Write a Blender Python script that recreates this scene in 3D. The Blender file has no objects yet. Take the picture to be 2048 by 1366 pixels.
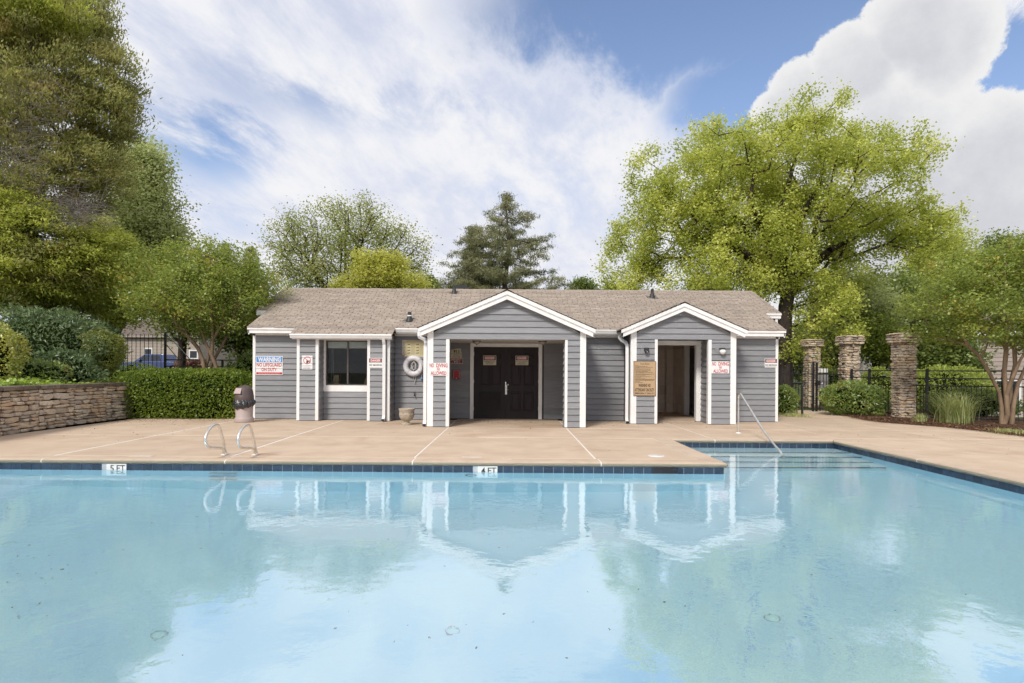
import bpy, bmesh, math, random
import numpy as np
from mathutils import Vector, Matrix

# ------------------------------------------------------------------ camera
F_PX, CX, HZ, ROLL, CAMH = 1180.0, 1024.0, 741.0, 0.0065, 1.38
scn = bpy.context.scene
COL = scn.collection
cam_d = bpy.data.cameras.new('camera'); cam = bpy.data.objects.new('camera', cam_d); COL.objects.link(cam)
cam_d.sensor_width = 36.0; cam_d.lens = 36.0 * F_PX / 2048.0
cam_d.shift_y = (HZ - 683.0) / 2048.0
cam_d.clip_end = 3000.0; cam_d.clip_start = 0.05
cam.matrix_world = Matrix.Translation((0, 0, CAMH)) @ Matrix.Rotation(math.radians(90), 4, 'X') @ Matrix.Rotation(ROLL, 4, 'Z')
scn.camera = cam

# ------------------------------------------------------------------ light, sky, exposure
SUN_EL, SUN_AZ = math.radians(42), math.radians(-155)      # azimuth from +Y towards +X
sun_d = bpy.data.lights.new('sun', 'SUN'); sun = bpy.data.objects.new('sun', sun_d); COL.objects.link(sun)
sun_d.energy = 1.5; sun_d.angle = math.radians(14); sun_d.color = (1.0, 0.95, 0.87)
sdir = Vector((math.sin(SUN_AZ) * math.cos(SUN_EL), math.cos(SUN_AZ) * math.cos(SUN_EL), math.sin(SUN_EL)))
sun.rotation_euler = sdir.to_track_quat('Z', 'Y').to_euler()
sun.location = sdir * 60

scn.view_settings.view_transform = 'Standard'; scn.view_settings.look = 'None'
scn.view_settings.gamma = 1.0; scn.view_settings.use_curve_mapping = False
scn.view_settings.exposure = 0.95
scn.render.engine = 'CYCLES'
scn.cycles.use_denoising = True
scn.cycles.max_bounces = 10; scn.cycles.diffuse_bounces = 5; scn.cycles.glossy_bounces = 4
scn.cycles.transmission_bounces = 8; scn.cycles.transparent_max_bounces = 8
scn.cycles.sample_clamp_indirect = 6.0


class S:
    """a node socket with arithmetic"""
    def __init__(s, nt, sock): s.nt, s.s = nt, sock
    def _m(s, op, *a, clamp=False):
        n = s.nt.nodes.new('ShaderNodeMath'); n.operation = op; n.use_clamp = clamp
        for i, v in enumerate((s,) + a):
            if isinstance(v, S): s.nt.links.new(v.s, n.inputs[i])
            else: n.inputs[i].default_value = v
        return S(s.nt, n.outputs[0])
    def __add__(s, o): return s._m('ADD', o)
    __radd__ = __add__
    def __sub__(s, o): return s._m('SUBTRACT', o)
    def __rsub__(s, o): return (s * -1.0) + o
    def __mul__(s, o): return s._m('MULTIPLY', o)
    __rmul__ = __mul__
    def __truediv__(s, o): return s._m('DIVIDE', o)
    def max(s, o): return s._m('MAXIMUM', o)
    def min(s, o): return s._m('MINIMUM', o)
    def clamp(s): return s._m('ADD', 0.0, clamp=True)
    def sqrt(s): return s._m('SQRT')
    def atan2(s, o): return s._m('ARCTAN2', o)
    def pow(s, o): return s._m('POWER', o)
    def step(s, a, b):
        n = s.nt.nodes.new('ShaderNodeMapRange'); n.interpolation_type = 'SMOOTHSTEP'
        s.nt.links.new(s.s, n.inputs['Value'])
        n.inputs['From Min'].default_value = a; n.inputs['From Max'].default_value = b
        return S(s.nt, n.outputs[0])


def comb(nt, x, y, z):
    n = nt.nodes.new('ShaderNodeCombineXYZ')
    for i, v in enumerate((x, y, z)):
        if isinstance(v, S): nt.links.new(v.s, n.inputs[i])
        else: n.inputs[i].default_value = v
    return S(nt, n.outputs[0])


def noise(nt, vec, scale, detail=4.0, rough=0.55, dist=0.0, dims='3D'):
    n = nt.nodes.new('ShaderNodeTexNoise'); n.noise_dimensions = dims
    n.inputs['Scale'].default_value = scale; n.inputs['Detail'].default_value = detail
    n.inputs['Roughness'].default_value = rough; n.inputs['Distortion'].default_value = dist
    if vec is not None: nt.links.new(vec.s, n.inputs['Vector'])
    return S(nt, n.outputs[0])


def mixc(nt, fac, a, b):
    n = nt.nodes.new('ShaderNodeMix'); n.data_type = 'RGBA'
    ins = [i for i in n.inputs if i.type == 'RGBA']
    if isinstance(fac, S): nt.links.new(fac.s, n.inputs[0])
    else: n.inputs[0].default_value = fac
    for i, v in zip(ins, (a, b)):
        if isinstance(v, S): nt.links.new(v.s, i)
        else: i.default_value = (*v[:3], 1.0)
    return S(nt, [o for o in n.outputs if o.type == 'RGBA'][0])


def build_sky():
    w = bpy.data.worlds.new('World'); scn.world = w; w.use_nodes = True
    nt = w.node_tree; nt.nodes.clear()
    out = nt.nodes.new('ShaderNodeOutputWorld'); bg = nt.nodes.new('ShaderNodeBackground')
    nt.links.new(bg.outputs[0], out.inputs[0])
    SB = 0.10; CL = 0.455 / SB; bg.inputs['Strength'].default_value = SB
    sky = nt.nodes.new('ShaderNodeTexSky'); sky.sky_type = 'NISHITA'; sky.sun_disc = False
    sky.sun_elevation = SUN_EL; sky.sun_rotation = SUN_AZ
    sky.air_density = 1.0; sky.dust_density = 0.6; sky.ozone_density = 2.0
    tc = nt.nodes.new('ShaderNodeTexCoord'); sp = nt.nodes.new('ShaderNodeSeparateXYZ')
    nt.links.new(tc.outputs['Generated'], sp.inputs[0])
    x, y, z = (S(nt, sp.outputs[i]) for i in range(3))
    d = S(nt, tc.outputs['Generated'])
    az = x.atan2(y); t = z / (x * x + y * y).sqrt().max(0.02)

    def azt(px, py):
        px, py = px - CX, py - ROLL * (px - CX)
        u, v = px / F_PX, (HZ - py) / F_PX
        return math.atan(u), v * math.cos(math.atan(u))

    def ell(px, py, rx, ry, warp):
        a0, t0 = azt(px, py); k = math.cos(a0)
        ax = ((az - a0) / (rx / F_PX * k * k)) + warp[0]
        ay = ((t - t0) / (ry / F_PX * k)) + warp[1]
        return 1.0 - (ax * ax + ay * ay).sqrt()
    # high thin cloud laid on a plane overhead
    k = z.max(0.0) + 0.20
    px_, py_ = x / k, y / k
    st = comb(nt, px_ * 0.95 - py_ * 0.30, py_ * 0.42 + px_ * 0.30, 0.0)
    big = noise(nt, st, 1.5, 3.0, 0.55, dims='2D')
    wx = (big - 0.5) * 0.18
    st2 = comb(nt, px_ * 0.95 - py_ * 0.30 + wx, py_ * 0.42 + px_ * 0.30 - wx, 0.0)
    fine = noise(nt, st2, 4.2, 7.0, 0.66, dims='2D')
    w1 = (big - 0.5) * 1.6 + (fine - 0.5) * 1.3
    w2 = (fine - 0.5) * 2.2
    gap = None
    for g, s in (((1390, -20, 420, 190), 1.0), ((1500, 190, 170, 120), .95), ((1990, 110, 150, 130), 1.0),
                 ((380, 300, 210, 75), 0.42), ((650, 210, 300, 60), 0.24)):
        e = (ell(*g, (w1, w2)) + 0.25).max(0.0) * (1.5 * s)
        gap = e if gap is None else gap.max(e)
    low = 1.0 - t.step(0.10, 0.45)
    cov = (big - 0.5) * 1.1 + (fine - 0.5) * 1.2 + 1.06 - gap * 1.25 + low * 0.3
    cirrus = cov.step(-0.05, 1.25)
    # heaped cloud
    nv = nt.nodes.new('ShaderNodeTexNoise'); nv.inputs['Scale'].default_value = 11.0; nv.inputs['Detail'].default_value = 8.0; nv.inputs['Roughness'].default_value = 0.68
    nt.links.new(d.s, nv.inputs['Vector']); sv = nt.nodes.new('ShaderNodeSeparateColor'); nt.links.new(nv.outputs['Color'], sv.inputs[0])
    v1 = (S(nt, sv.outputs[0]) - 0.5) * 0.85; v2 = (S(nt, sv.outputs[1]) - 0.5) * 0.85
    heap = None
    for c in ((1600, 230, 110, 110), (1700, 150, 120, 110), (1820, 60, 130, 120), (1890, 90, 120, 130),
              (1740, 380, 280, 230), (1990, 330, 170, 150), (1900, 520, 480, 240), (2180, 260, 190, 170), (2800, 150, 500, 300), (-900, 100, 700, 280)):
        e = ell(*c, (v1, v2))
        heap = e if heap is None else heap.max(e)
    hm = heap.step(0.0, 0.10)
    grey = (heap.step(0.05, 0.55) * (S(nt, sv.outputs[2]) * 1.6 - .15 + (1.0 - t.step(.1, .5)) * .3)).clamp()
    heapc = mixc(nt, grey, tuple(v * CL for v in (1.0, 1.0, 1.0)), tuple(v * CL for v in (.74, .75, .80)))
    circ = mixc(nt, fine.step(.3, .7), tuple(v * CL for v in (.82, .86, 1.0)), tuple(v * CL for v in (1.04, 1.04, 1.07)))
    sk = nt.nodes.new('ShaderNodeMix'); sk.data_type = 'RGBA'; sk.blend_type = 'MULTIPLY'; sk.inputs[0].default_value = 1.0
    ins = [i for i in sk.inputs if i.type == 'RGBA']
    nt.links.new(sky.outputs[0], ins[0]); ins[1].default_value = (1.0, .92, .92, 1)
    skc = S(nt, [o for o in sk.outputs if o.type == 'RGBA'][0])
    c1 = mixc(nt, cirrus, skc, circ)
    c2 = mixc(nt, hm, c1, heapc)
    nt.links.new(c2.s, bg.inputs['Color'])
    w.cycles.sampling_method = 'MANUAL'; w.cycles.sample_map_resolution = 256


build_sky()

# ------------------------------------------------------------------ helpers
RNG = np.random.default_rng(7)
random.seed(11)


def P(px, py, Y):
    """photo pixel at depth Y -> world point"""
    dx, dy = px - CX, py - 683.0
    xr, yr = dx + ROLL * dy, dy - ROLL * dx
    return Vector((xr * Y / F_PX, Y, CAMH - (yr + 683.0 - HZ) * Y / F_PX))


def PX(px, Y, py=750): return P(px, py, Y).x
def PZ(px, py, Y): return P(px, py, Y).z


def G(px, py, z=0.0):
    """photo pixel on a level plane at height z -> world point"""
    dx, dy = px - CX, py - 683.0
    yr = dy - ROLL * dx
    Y = F_PX * (CAMH - z) / (yr + 683.0 - HZ)
    return P(px, py, Y)


def tag(o, label=None, cat=None, group=None, kind=None):
    if label: o['label'] = label
    if cat: o['category'] = cat
    if group: o['group'] = group
    if kind: o['kind'] = kind
    return o


def empty(name, loc=(0, 0, 0), rz=0.0, **k):
    o = bpy.data.objects.new(name, None); COL.objects.link(o)
    o.location = loc; o.rotation_euler = (0, 0, rz); o.empty_display_size = 0.2
    return tag(o, **k)


def link(name, me, mat=None, parent=None, loc=None, world=False):
    o = bpy.data.objects.new(name, me); COL.objects.link(o)
    if mat is not None and not me.materials: me.materials.append(mat)
    if parent is not None:
        o.parent = parent
        if world: o.matrix_parent_inverse = Matrix.LocRotScale(parent.location, parent.rotation_euler, parent.scale).inverted()
    if loc is not None: o.location = loc
    return o


def mesh_np(name, V, Fc, tint=None, smooth=False):
    V = np.asarray(V, np.float32).reshape(-1, 3); Fc = np.asarray(Fc, np.int32)
    me = bpy.data.meshes.new(name); n, k = Fc.shape
    me.vertices.add(len(V)); me.vertices.foreach_set('co', V.ravel())
    me.loops.add(n * k); me.loops.foreach_set('vertex_index', Fc.ravel())
    me.polygons.add(n); me.polygons.foreach_set('loop_start', np.arange(0, n * k, k, dtype=np.int32))
    me.polygons.foreach_set('loop_total', np.full(n, k, np.int32))
    if smooth: me.polygons.foreach_set('use_smooth', np.ones(n, bool))
    me.update(calc_edges=True)
    if tint is not None:
        a = me.attributes.new('tint', 'FLOAT', 'POINT'); a.data.foreach_set('value', np.asarray(tint, np.float32))
    return me


class MB:
    """collects shapes, then makes ONE mesh object"""
    def __init__(s): s.v, s.f, s.sm = [], [], []
    def add(s, vs, fs, smooth=False):
        b = len(s.v); s.v += [tuple(v) for v in vs]; s.f += [tuple(i + b for i in f) for f in fs]; s.sm += [smooth] * len(fs); return s
    def box(s, x0, x1, y0, y1, z0, z1):
        return s.add([(x0, y0, z0), (x1, y0, z0), (x1, y1, z0), (x0, y1, z0), (x0, y0, z1), (x1, y0, z1), (x1, y1, z1), (x0, y1, z1)],
                     [(0, 3, 2, 1), (4, 5, 6, 7), (0, 1, 5, 4), (1, 2, 6, 5), (2, 3, 7, 6), (3, 0, 4, 7)])
    def prism(s, poly, axis, a, b):
        """poly of 2-D points extruded along axis from a to b; axis 'x': (y,z), 'y': (x,z), 'z': (x,y)"""
        n = len(poly)
        mk = {'x': lambda p, t: (t, p[0], p[1]), 'y': lambda p, t: (p[0], t, p[1]), 'z': lambda p, t: (p[0], p[1], t)}[axis]
        vs = [mk(p, a) for p in poly] + [mk(p, b) for p in poly]
        fs = [tuple(range(n - 1, -1, -1)), tuple(range(n, 2 * n))] + [(i, (i + 1) % n, n + (i + 1) % n, n + i) for i in range(n)]
        return s.add(vs, fs)
    def tube(s, pts, r, k=8, caps=True):
        pts = [Vector(p) for p in pts]; n = len(pts); rs = r if isinstance(r, (list, tuple)) else [r] * n
        t0 = (pts[1] - pts[0]).normalized(); up = Vector((0, 0, 1)) if abs(t0.z) < .9 else Vector((1, 0, 0))
        a = t0.cross(up).normalized(); vs = []
        for i, p in enumerate(pts):
            t = ((pts[min(i + 1, n - 1)] - pts[max(i - 1, 0)])).normalized()
            a = (a - t * a.dot(t)).normalized(); b = t.cross(a)
            vs += [p + (a * math.cos(2 * math.pi * j / k) + b * math.sin(2 * math.pi * j / k)) * rs[i] for j in range(k)]
        fs = [(i * k + j, i * k + (j + 1) % k, (i + 1) * k + (j + 1) % k, (i + 1) * k + j) for i in range(n - 1) for j in range(k)]
        s.add(vs, fs, True)
        if caps:
            s.add(vs[:k], [tuple(range(k - 1, -1, -1))]); s.add(vs[-k:], [tuple(range(k))])
        return s
    def lathe(s, prof, c=(0, 0, 0), k=20, fn=None, smooth=True):
        vs = []
        for r, z in prof:
            for j in range(k):
                a = 2 * math.pi * j / k; rr = r if fn is None else fn(r, z, a)
                vs.append((c[0] + rr * math.cos(a), c[1] + rr * math.sin(a), c[2] + z))
        n = len(prof)
        fs = [(i * k + j, i * k + (j + 1) % k, (i + 1) * k + (j + 1) % k, (i + 1) * k + j) for i in range(n - 1) for j in range(k)]
        return s.add(vs, fs, smooth)
    def torus(s, c, R, r, axis='y', k=32, m=12, a0=0.0, a1=2 * math.pi):
        vs = []; full = abs(a1 - a0 - 2 * math.pi) < 1e-6; kk = k if full else k + 1
        for i in range(kk):
            a = a0 + (a1 - a0) * i / k
            for j in range(m):
                b = 2 * math.pi * j / m; rr = R + r * math.cos(b); h = r * math.sin(b)
                p = (rr * math.cos(a), h, rr * math.sin(a)) if axis == 'y' else (rr * math.cos(a), rr * math.sin(a), h)
                vs.append((c[0] + p[0], c[1] + p[1], c[2] + p[2]))
        fs = [(i * m + j, i * m + (j + 1) % m, ((i + 1) % kk) * m + (j + 1) % m, ((i + 1) % kk) * m + j) for i in range(k) for j in range(m)]
        return s.add(vs, fs, True)
    def disc(s, c, rx, rz, axis='y', k=20):
        vs = []
        for j in range(k):
            a = 2 * math.pi * j / k
            vs.append((c[0] + rx * math.cos(a), c[1], c[2] + rz * math.sin(a)) if axis == 'y' else (c[0] + rx * math.cos(a), c[1] + rz * math.sin(a), c[2]))
        return s.add(vs, [tuple(range(k))])
    def mesh(s, name, mat=None):
        me = bpy.data.meshes.new(name); me.from_pydata(s.v, [], s.f); me.update()
        bm = bmesh.new(); bm.from_mesh(me); bmesh.ops.recalc_face_normals(bm, faces=bm.faces); bm.to_mesh(me); bm.free()
        me.polygons.foreach_set('use_smooth', s.sm)
        if mat is not None: me.materials.append(mat)
        return me
    def build(s, name, mat, parent=None, bevel=0.0, world=True):
        o = link(name, s.mesh(name, mat), None, parent, world=world)
        if bevel:
            m = o.modifiers.new('bevel', 'BEVEL'); m.width = bevel; m.segments = 2; m.limit_method = 'ANGLE'
        return o


# ------------------------------------------------------------------ materials
MAT = {}


def mat_nodes(name):
    m = bpy.data.materials.new(name); m.use_nodes = True; nt = m.node_tree
    b = nt.nodes['Principled BSDF']
    return m, nt, b


def geo_pos(nt):
    g = nt.nodes.new('ShaderNodeNewGeometry'); return S(nt, g.outputs['Position'])


def scaled(nt, v, sx, sy, sz):
    n = nt.nodes.new('ShaderNodeMapping'); nt.links.new(v.s, n.inputs[0]); n.inputs['Scale'].default_value = (sx, sy, sz)
    return S(nt, n.outputs[0])


def paint(name, c, c2=None, rough=0.5, stretch=(1, 1, 1), scale=6.0, per=0.0, bump=0.0, metal=0.0, bscale=None, spec=0.5, c3=None, s3=1.0, t3=(.55, .72), tint=False):
    """two-tone noisy surface; per: brightness change from piece to piece; c3: stains with their own shape"""
    m, nt, b = mat_nodes(name)
    p = geo_pos(nt); v = scaled(nt, p, *stretch)
    n = noise(nt, v, scale, 6.0, 0.6)
    col = mixc(nt, n.step(0.3, 0.7), c, c2 or tuple(x * 0.8 for x in c))
    if c3 is not None:
        col = mixc(nt, noise(nt, p, s3, 7.0, 0.65, 0.5).step(*t3), col, c3)
    if tint:
        a = nt.nodes.new('ShaderNodeAttribute'); a.attribute_name = 'tint'
        hs = nt.nodes.new('ShaderNodeHueSaturation'); nt.links.new(col.s, hs.inputs['Color'])
        nt.links.new(S(nt, a.outputs['Fac']).s, hs.inputs['Value']); col = S(nt, hs.outputs[0])
    if per:
        oi = nt.nodes.new('ShaderNodeObjectInfo')
        hs = nt.nodes.new('ShaderNodeHueSaturation'); nt.links.new(col.s, hs.inputs['Color'])
        r = S(nt, oi.outputs['Random']); nt.links.new((r * (2 * per) + (1 - per)).s, hs.inputs['Value'])
        col = S(nt, hs.outputs[0])
    nt.links.new(col.s, b.inputs['Base Color'])
    b.inputs['Roughness'].default_value = rough; b.inputs['Metallic'].default_value = metal
    b.inputs['Specular IOR Level'].default_value = spec
    if bump:
        bn = nt.nodes.new('ShaderNodeBump'); bn.inputs['Strength'].default_value = bump; bn.inputs['Distance'].default_value = 0.01
        nb = noise(nt, v, bscale or scale * 4, 5.0, 0.65); nt.links.new(nb.s, bn.inputs['Height']); nt.links.new(bn.outputs[0], b.inputs['Normal'])
    MAT[name] = m; return m


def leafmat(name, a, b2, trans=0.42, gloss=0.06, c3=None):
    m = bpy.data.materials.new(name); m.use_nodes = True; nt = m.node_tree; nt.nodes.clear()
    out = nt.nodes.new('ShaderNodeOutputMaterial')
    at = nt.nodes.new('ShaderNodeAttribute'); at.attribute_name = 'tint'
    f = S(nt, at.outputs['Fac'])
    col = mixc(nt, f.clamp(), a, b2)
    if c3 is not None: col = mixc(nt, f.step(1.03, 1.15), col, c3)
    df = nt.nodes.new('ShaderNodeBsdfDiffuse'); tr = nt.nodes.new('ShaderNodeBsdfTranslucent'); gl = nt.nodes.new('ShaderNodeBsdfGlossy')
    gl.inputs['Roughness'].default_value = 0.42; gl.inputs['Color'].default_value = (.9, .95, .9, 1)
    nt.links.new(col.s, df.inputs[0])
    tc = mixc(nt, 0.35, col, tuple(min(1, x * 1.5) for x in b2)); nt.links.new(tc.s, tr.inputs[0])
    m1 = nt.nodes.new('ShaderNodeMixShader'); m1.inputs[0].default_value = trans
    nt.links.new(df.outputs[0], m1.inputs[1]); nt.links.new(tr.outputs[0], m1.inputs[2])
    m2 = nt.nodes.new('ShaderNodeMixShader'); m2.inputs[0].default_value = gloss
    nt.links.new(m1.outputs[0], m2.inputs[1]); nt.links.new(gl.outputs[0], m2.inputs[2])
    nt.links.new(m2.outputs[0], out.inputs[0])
    MAT[name] = m; return m


paint('siding', (.262, .265, .278), (.212, .214, .226), .55, (1.2, 1, 14), 3.0, per=.10, bump=.25, bscale=9, c3=(.165, .16, .16), s3=2.2, t3=(.64, .88))
paint('white_trim', (.86, .85, .84), (.78, .765, .75), .45, (1, 1, .4), 5.0, per=.03, bump=.08, c3=(.60, .56, .52), s3=3.5, t3=(.68, .95))
paint('gutter_white', (.82, .82, .82), (.74, .73, .72), .32, (1, 1, .3), 4.0, per=.02)
paint('soffit', (.62, .61, .58), (.5, .49, .46), .6)
paint('sheathing', (.11, .11, .115), (.08, .08, .085), .8)
paint('shingle', (.40, .34, .285), (.305, .255, .215), .92, (1, 1, 1), 11.0, bump=.5, bscale=160, spec=.15, c3=(.24, .185, .155), s3=1.1, t3=(.56, .8), tint=True)
paint('roof_felt', (.09, .07, .06), (.06, .05, .04), .95, spec=.1)
paint('concrete', (.60, .465, .345), (.52, .395, .29), .8, (1, 1, 1), 1.6, per=.05, bump=.25, bscale=90, spec=.25, c3=(.45, .315, .215), s3=.55, t3=(.50, .75))
paint('sealant', (.84, .78, .72), (.70, .62, .55), .7, (1, 1, 1), 9)
paint('plaster', (.62, .885, .99), (.59, .865, .98), .6, (1, 1, 1), .8, c3=(.55, .83, .95), s3=.45, t3=(.5, .8))
paint('inlet', (.66, .94, .99), (.62, .91, .97), .5)
paint('plaster_step', (.62, .78, .82), (.55, .72, .77), .6, (1, 1, 1), 2)
paint('pool_tile', (.018, .036, .066), (.032, .055, .09), .2, (1, 1, 1), 14, per=.2, c3=(.06, .09, .125), s3=6, t3=(.6, .85))
paint('grout', (.46, .50, .52), (.34, .38, .40), .8)
paint('marker_tile', (.72, .72, .70), (.62, .62, .60), .3)
paint('black_paint', (.012, .012, .014), (.02, .02, .022), .4)
paint('iron', (.010, .010, .012), (.02, .019, .018), .42, spec=.6)
paint('steel', (.62, .61, .58), (.5, .48, .45), .22, (1, 1, 1), 8, metal=1.0)
paint('brown_door', (.026, .021, .023), (.034, .027, .028), .55, (1, 1, .3), 8, bump=.12, bscale=40, spec=.25)
paint('stone', (.36, .27, .19), (.22, .165, .12), .9, (1, 1, 1.5), 7, bump=.9, bscale=26, spec=.15, c3=(.05, .042, .036), s3=2.6, t3=(.53, .68))
paint('mortar', (.02, .017, .014), (.014, .012, .01), .95, spec=.1)
paint('cap_stone', (.22, .175, .14), (.12, .098, .08), .9, (1, 1, 1), 5, per=.2, bump=.9, bscale=24, spec=.15, c3=(.05, .045, .04), s3=3, t3=(.55, .75))
paint('soil', (.075, .05, .035), (.045, .03, .022), .95, (1, 1, 1), 3, bump=.8, bscale=30, spec=.1)
paint('mulch', (.14, .075, .045), (.07, .04, .026), .95, (1, 1, 1), 12, bump=1.0, bscale=45, spec=.1)
paint('mulch_chip', (.21, .12, .075), (.10, .055, .035), .95, (1, 1, 1), 9, spec=.1, tint=True)
paint('litter', (.16, .085, .045), (.09, .05, .03), .9, (1, 1, 1), 9, tint=True)
paint('pool_litter', (.03, .035, .045), (.05, .045, .03), .9, (1, 1, 1), 9)
paint('bark', (.16, .125, .10), (.075, .058, .048), .95, (1, 1, .25), 9, bump=.9, bscale=20, spec=.1)
paint('dark_bark', (.075, .058, .048), (.035, .028, .025), .95, (1, 1, .25), 9, bump=.9, bscale=20, spec=.1)
paint('myrtle_bark', (.33, .235, .155), (.20, .135, .09), .7, (1, 1, .3), 6, bump=.3, spec=.2, c3=(.14, .09, .06), s3=3)
paint('dead_twig', (.20, .175, .16), (.12, .10, .09), .95, spec=.1)
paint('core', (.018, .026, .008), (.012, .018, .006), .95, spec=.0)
paint('brown_plastic', (.105, .075, .072), (.09, .065, .062), .45, (1, 1, 1), 4)
paint('beige_plastic', (.46, .37, .345), (.41, .33, .305), .55, (1, 1, 1), 4, c3=(.3, .23, .2), s3=6, t3=(.62, .85))
paint('pink_plastic', (.50, .39, .37), (.46, .36, .34), .5)
paint('bag', (.014, .014, .017), (.025, .025, .03), .25, (1, 1, 1), 6, spec=.7, bump=1.0, bscale=22)
paint('urn', (.50, .43, .34), (.36, .30, .23), .85, (1, 1, 1), 12, bump=.5, c3=(.2, .16, .12), s3=9, t3=(.56, .72))
paint('ring_white', (.74, .72, .74), (.66, .64, .66), .5, (1, 1, 1), 9)
paint('rope', (.60, .58, .56), (.45, .43, .41), .85)
paint('float_blue', (.12, .26, .55), (.10, .22, .48), .4)
paint('sign_white', (.80, .79, .78), (.76, .75, .74), .4)
paint('sign_cream', (.62, .56, .42), (.56, .50, .37), .6, (1, 1, 1), 5)
paint('sign_yellow', (.60, .53, .30), (.55, .48, .28), .55, (1, 1, 1), 3)
paint('sign_tan', (.48, .33, .19), (.44, .30, .17), .5, (1, 1, 1), 3)
paint('sign_tan_edge', (.24, .15, .085), (.2, .13, .07), .4)
paint('ink_black', (.015, .014, .014), (.02, .02, .02), .5)
paint('ink_brown', (.07, .045, .025), (.06, .04, .022), .6)
paint('ink_grey', (.30, .29, .29), (.3, .29, .29), .6)
paint('ink_pink', (.72, .38, .38), (.72, .38, .38), .6)
paint('ink_olive', (.36, .31, .19), (.34, .30, .18), .6)
paint('ink_red', (.50, .025, .03), (.45, .03, .035), .45)
paint('ink_blue', (.07, .27, .66), (.07, .25, .6), .4)
paint('ink_orange', (.55, .18, .06), (.5, .17, .06), .5)
paint('ink_cream', (.74, .70, .60), (.7, .66, .57), .5)
paint('alarm_red', (.24, .045, .04), (.2, .04, .036), .5)
paint('lead_black', (.018, .018, .02), (.03, .03, .03), .5)
paint('opal', (.80, .79, .77), (.76, .75, .73), .25)
paint('fixture_glass', (.34, .31, .27), (.28, .25, .22), .25)
paint('bath_tile', (.80, .70, .60), (.74, .64, .54), .35, (1, 1, 1), 5, per=.12)
paint('bath_wall', (.66, .58, .50), (.60, .52, .45), .8)
paint('alu', (.11, .095, .09), (.14, .125, .115), .35, metal=.6)
paint('blind', (.80, .81, .78), (.7, .71, .68), .6)
paint('interior', (.55, .54, .50), (.48, .47, .44), .9)
paint('beige_siding', (.43, .355, .31), (.38, .31, .27), .6, (1, 1, 4), 2, per=.06)
paint('far_siding', (.40, .34, .28), (.34, .29, .24), .7, (1, 1, 4), 2, per=.06)
paint('far_roof', (.17, .13, .11), (.13, .10, .085), .95, (1, 1, 1), 3)
paint('window_dark', (.02, .024, .028), (.03, .034, .04), .08)
paint('car_blue', (.05, .075, .19), (.048, .072, .18), .16, spec=.7)
paint('car_glass', (.012, .014, .018), (.015, .017, .02), .05, spec=.8)
paint('tyre', (.012, .012, .012), (.02, .02, .02), .85)
paint('rim', (.42, .42, .42), (.34, .34, .34), .3, metal=.9)
paint('lamp_red', (.35, .02, .02), (.3, .02, .02), .2)
paint('lamp_clear', (.7, .7, .7), (.6, .6, .6), .1)
paint('asphalt', (.055, .054, .052), (.04, .04, .04), .9, (1, 1, 1), 4)
paint('grass_ground', (.07, .095, .03), (.045, .06, .022), .95, (1, 1, 1), 1.4, bump=.8, bscale=20, spec=.1, c3=(.10, .07, .045), s3=.25, t3=(.5, .62))
paint('brick_grey', (.30, .29, .28), (.25, .24, .235), .8)

paint('ring_band', (.60, .59, .62), (.52, .51, .54), .6)
paint('deck_mark', (.66, .58, .53), (.58, .46, .37), .7, (1, 1, 1), 14)
leafmat('lf_birch', (.31, .38, .045), (.74, .76, .19), .45, .03)
leafmat('lf_myrtle', (0.132, 0.201, 0.040), (0.425, 0.483, 0.103), .45, .035, (.60, .42, .09))
leafmat('lf_cedar', (0.183, 0.189, 0.059), (0.543, 0.543, 0.189), .45, .02, (.50, .37, .15))
leafmat('lf_cedar_green', (0.190, 0.224, 0.034), (0.582, 0.616, 0.123), .45, .02)
leafmat('lf_pale', (.26, .31, .09), (.54, .58, .26), .5, .03)
leafmat('lf_river', (0.242, 0.286, 0.077), (0.506, 0.528, 0.176), .5, .03, (.42, .26, .12))
leafmat('lf_yellow', (.46, .48, .07), (.70, .68, .17), .5, .04)
leafmat('lf_pine', (.15, .165, .075), (.38, .375, .20), .4, .02)
leafmat('lf_hedge', (.085, .15, .015), (.29, .365, .05), .45, .03)
leafmat('lf_nandina', (0.066, 0.114, 0.042), (0.264, 0.348, 0.156), .35, .045)
leafmat('lf_nandina_green', (0.103, 0.176, 0.035), (0.351, 0.431, 0.096), .4, .07, (.38, .16, .05))
leafmat('lf_privet', (0.167, 0.200, 0.041), (0.567, 0.583, 0.125), .42, .08, (.52, .45, .08))
leafmat('lf_ivy', (0.131, 0.246, 0.029), (0.478, 0.580, 0.072), .42, .08)
leafmat('lf_wood', (0.094, 0.138, 0.037), (0.288, 0.350, 0.088), .4, .03)
leafmat('lf_wood_light', (0.167, 0.225, 0.041), (0.451, 0.517, 0.100), .45, .04)
leafmat('lf_grass', (0.189, 0.246, 0.072), (0.551, 0.580, 0.232), .4, .06, (.45, .36, .2))
leafmat('lf_liriope', (0.319, 0.377, 0.102), (0.620, 0.620, 0.290), .4, .06)
leafmat('lf_red', (.17, .075, .05), (.33, .18, .13), .4, .05)


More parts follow.
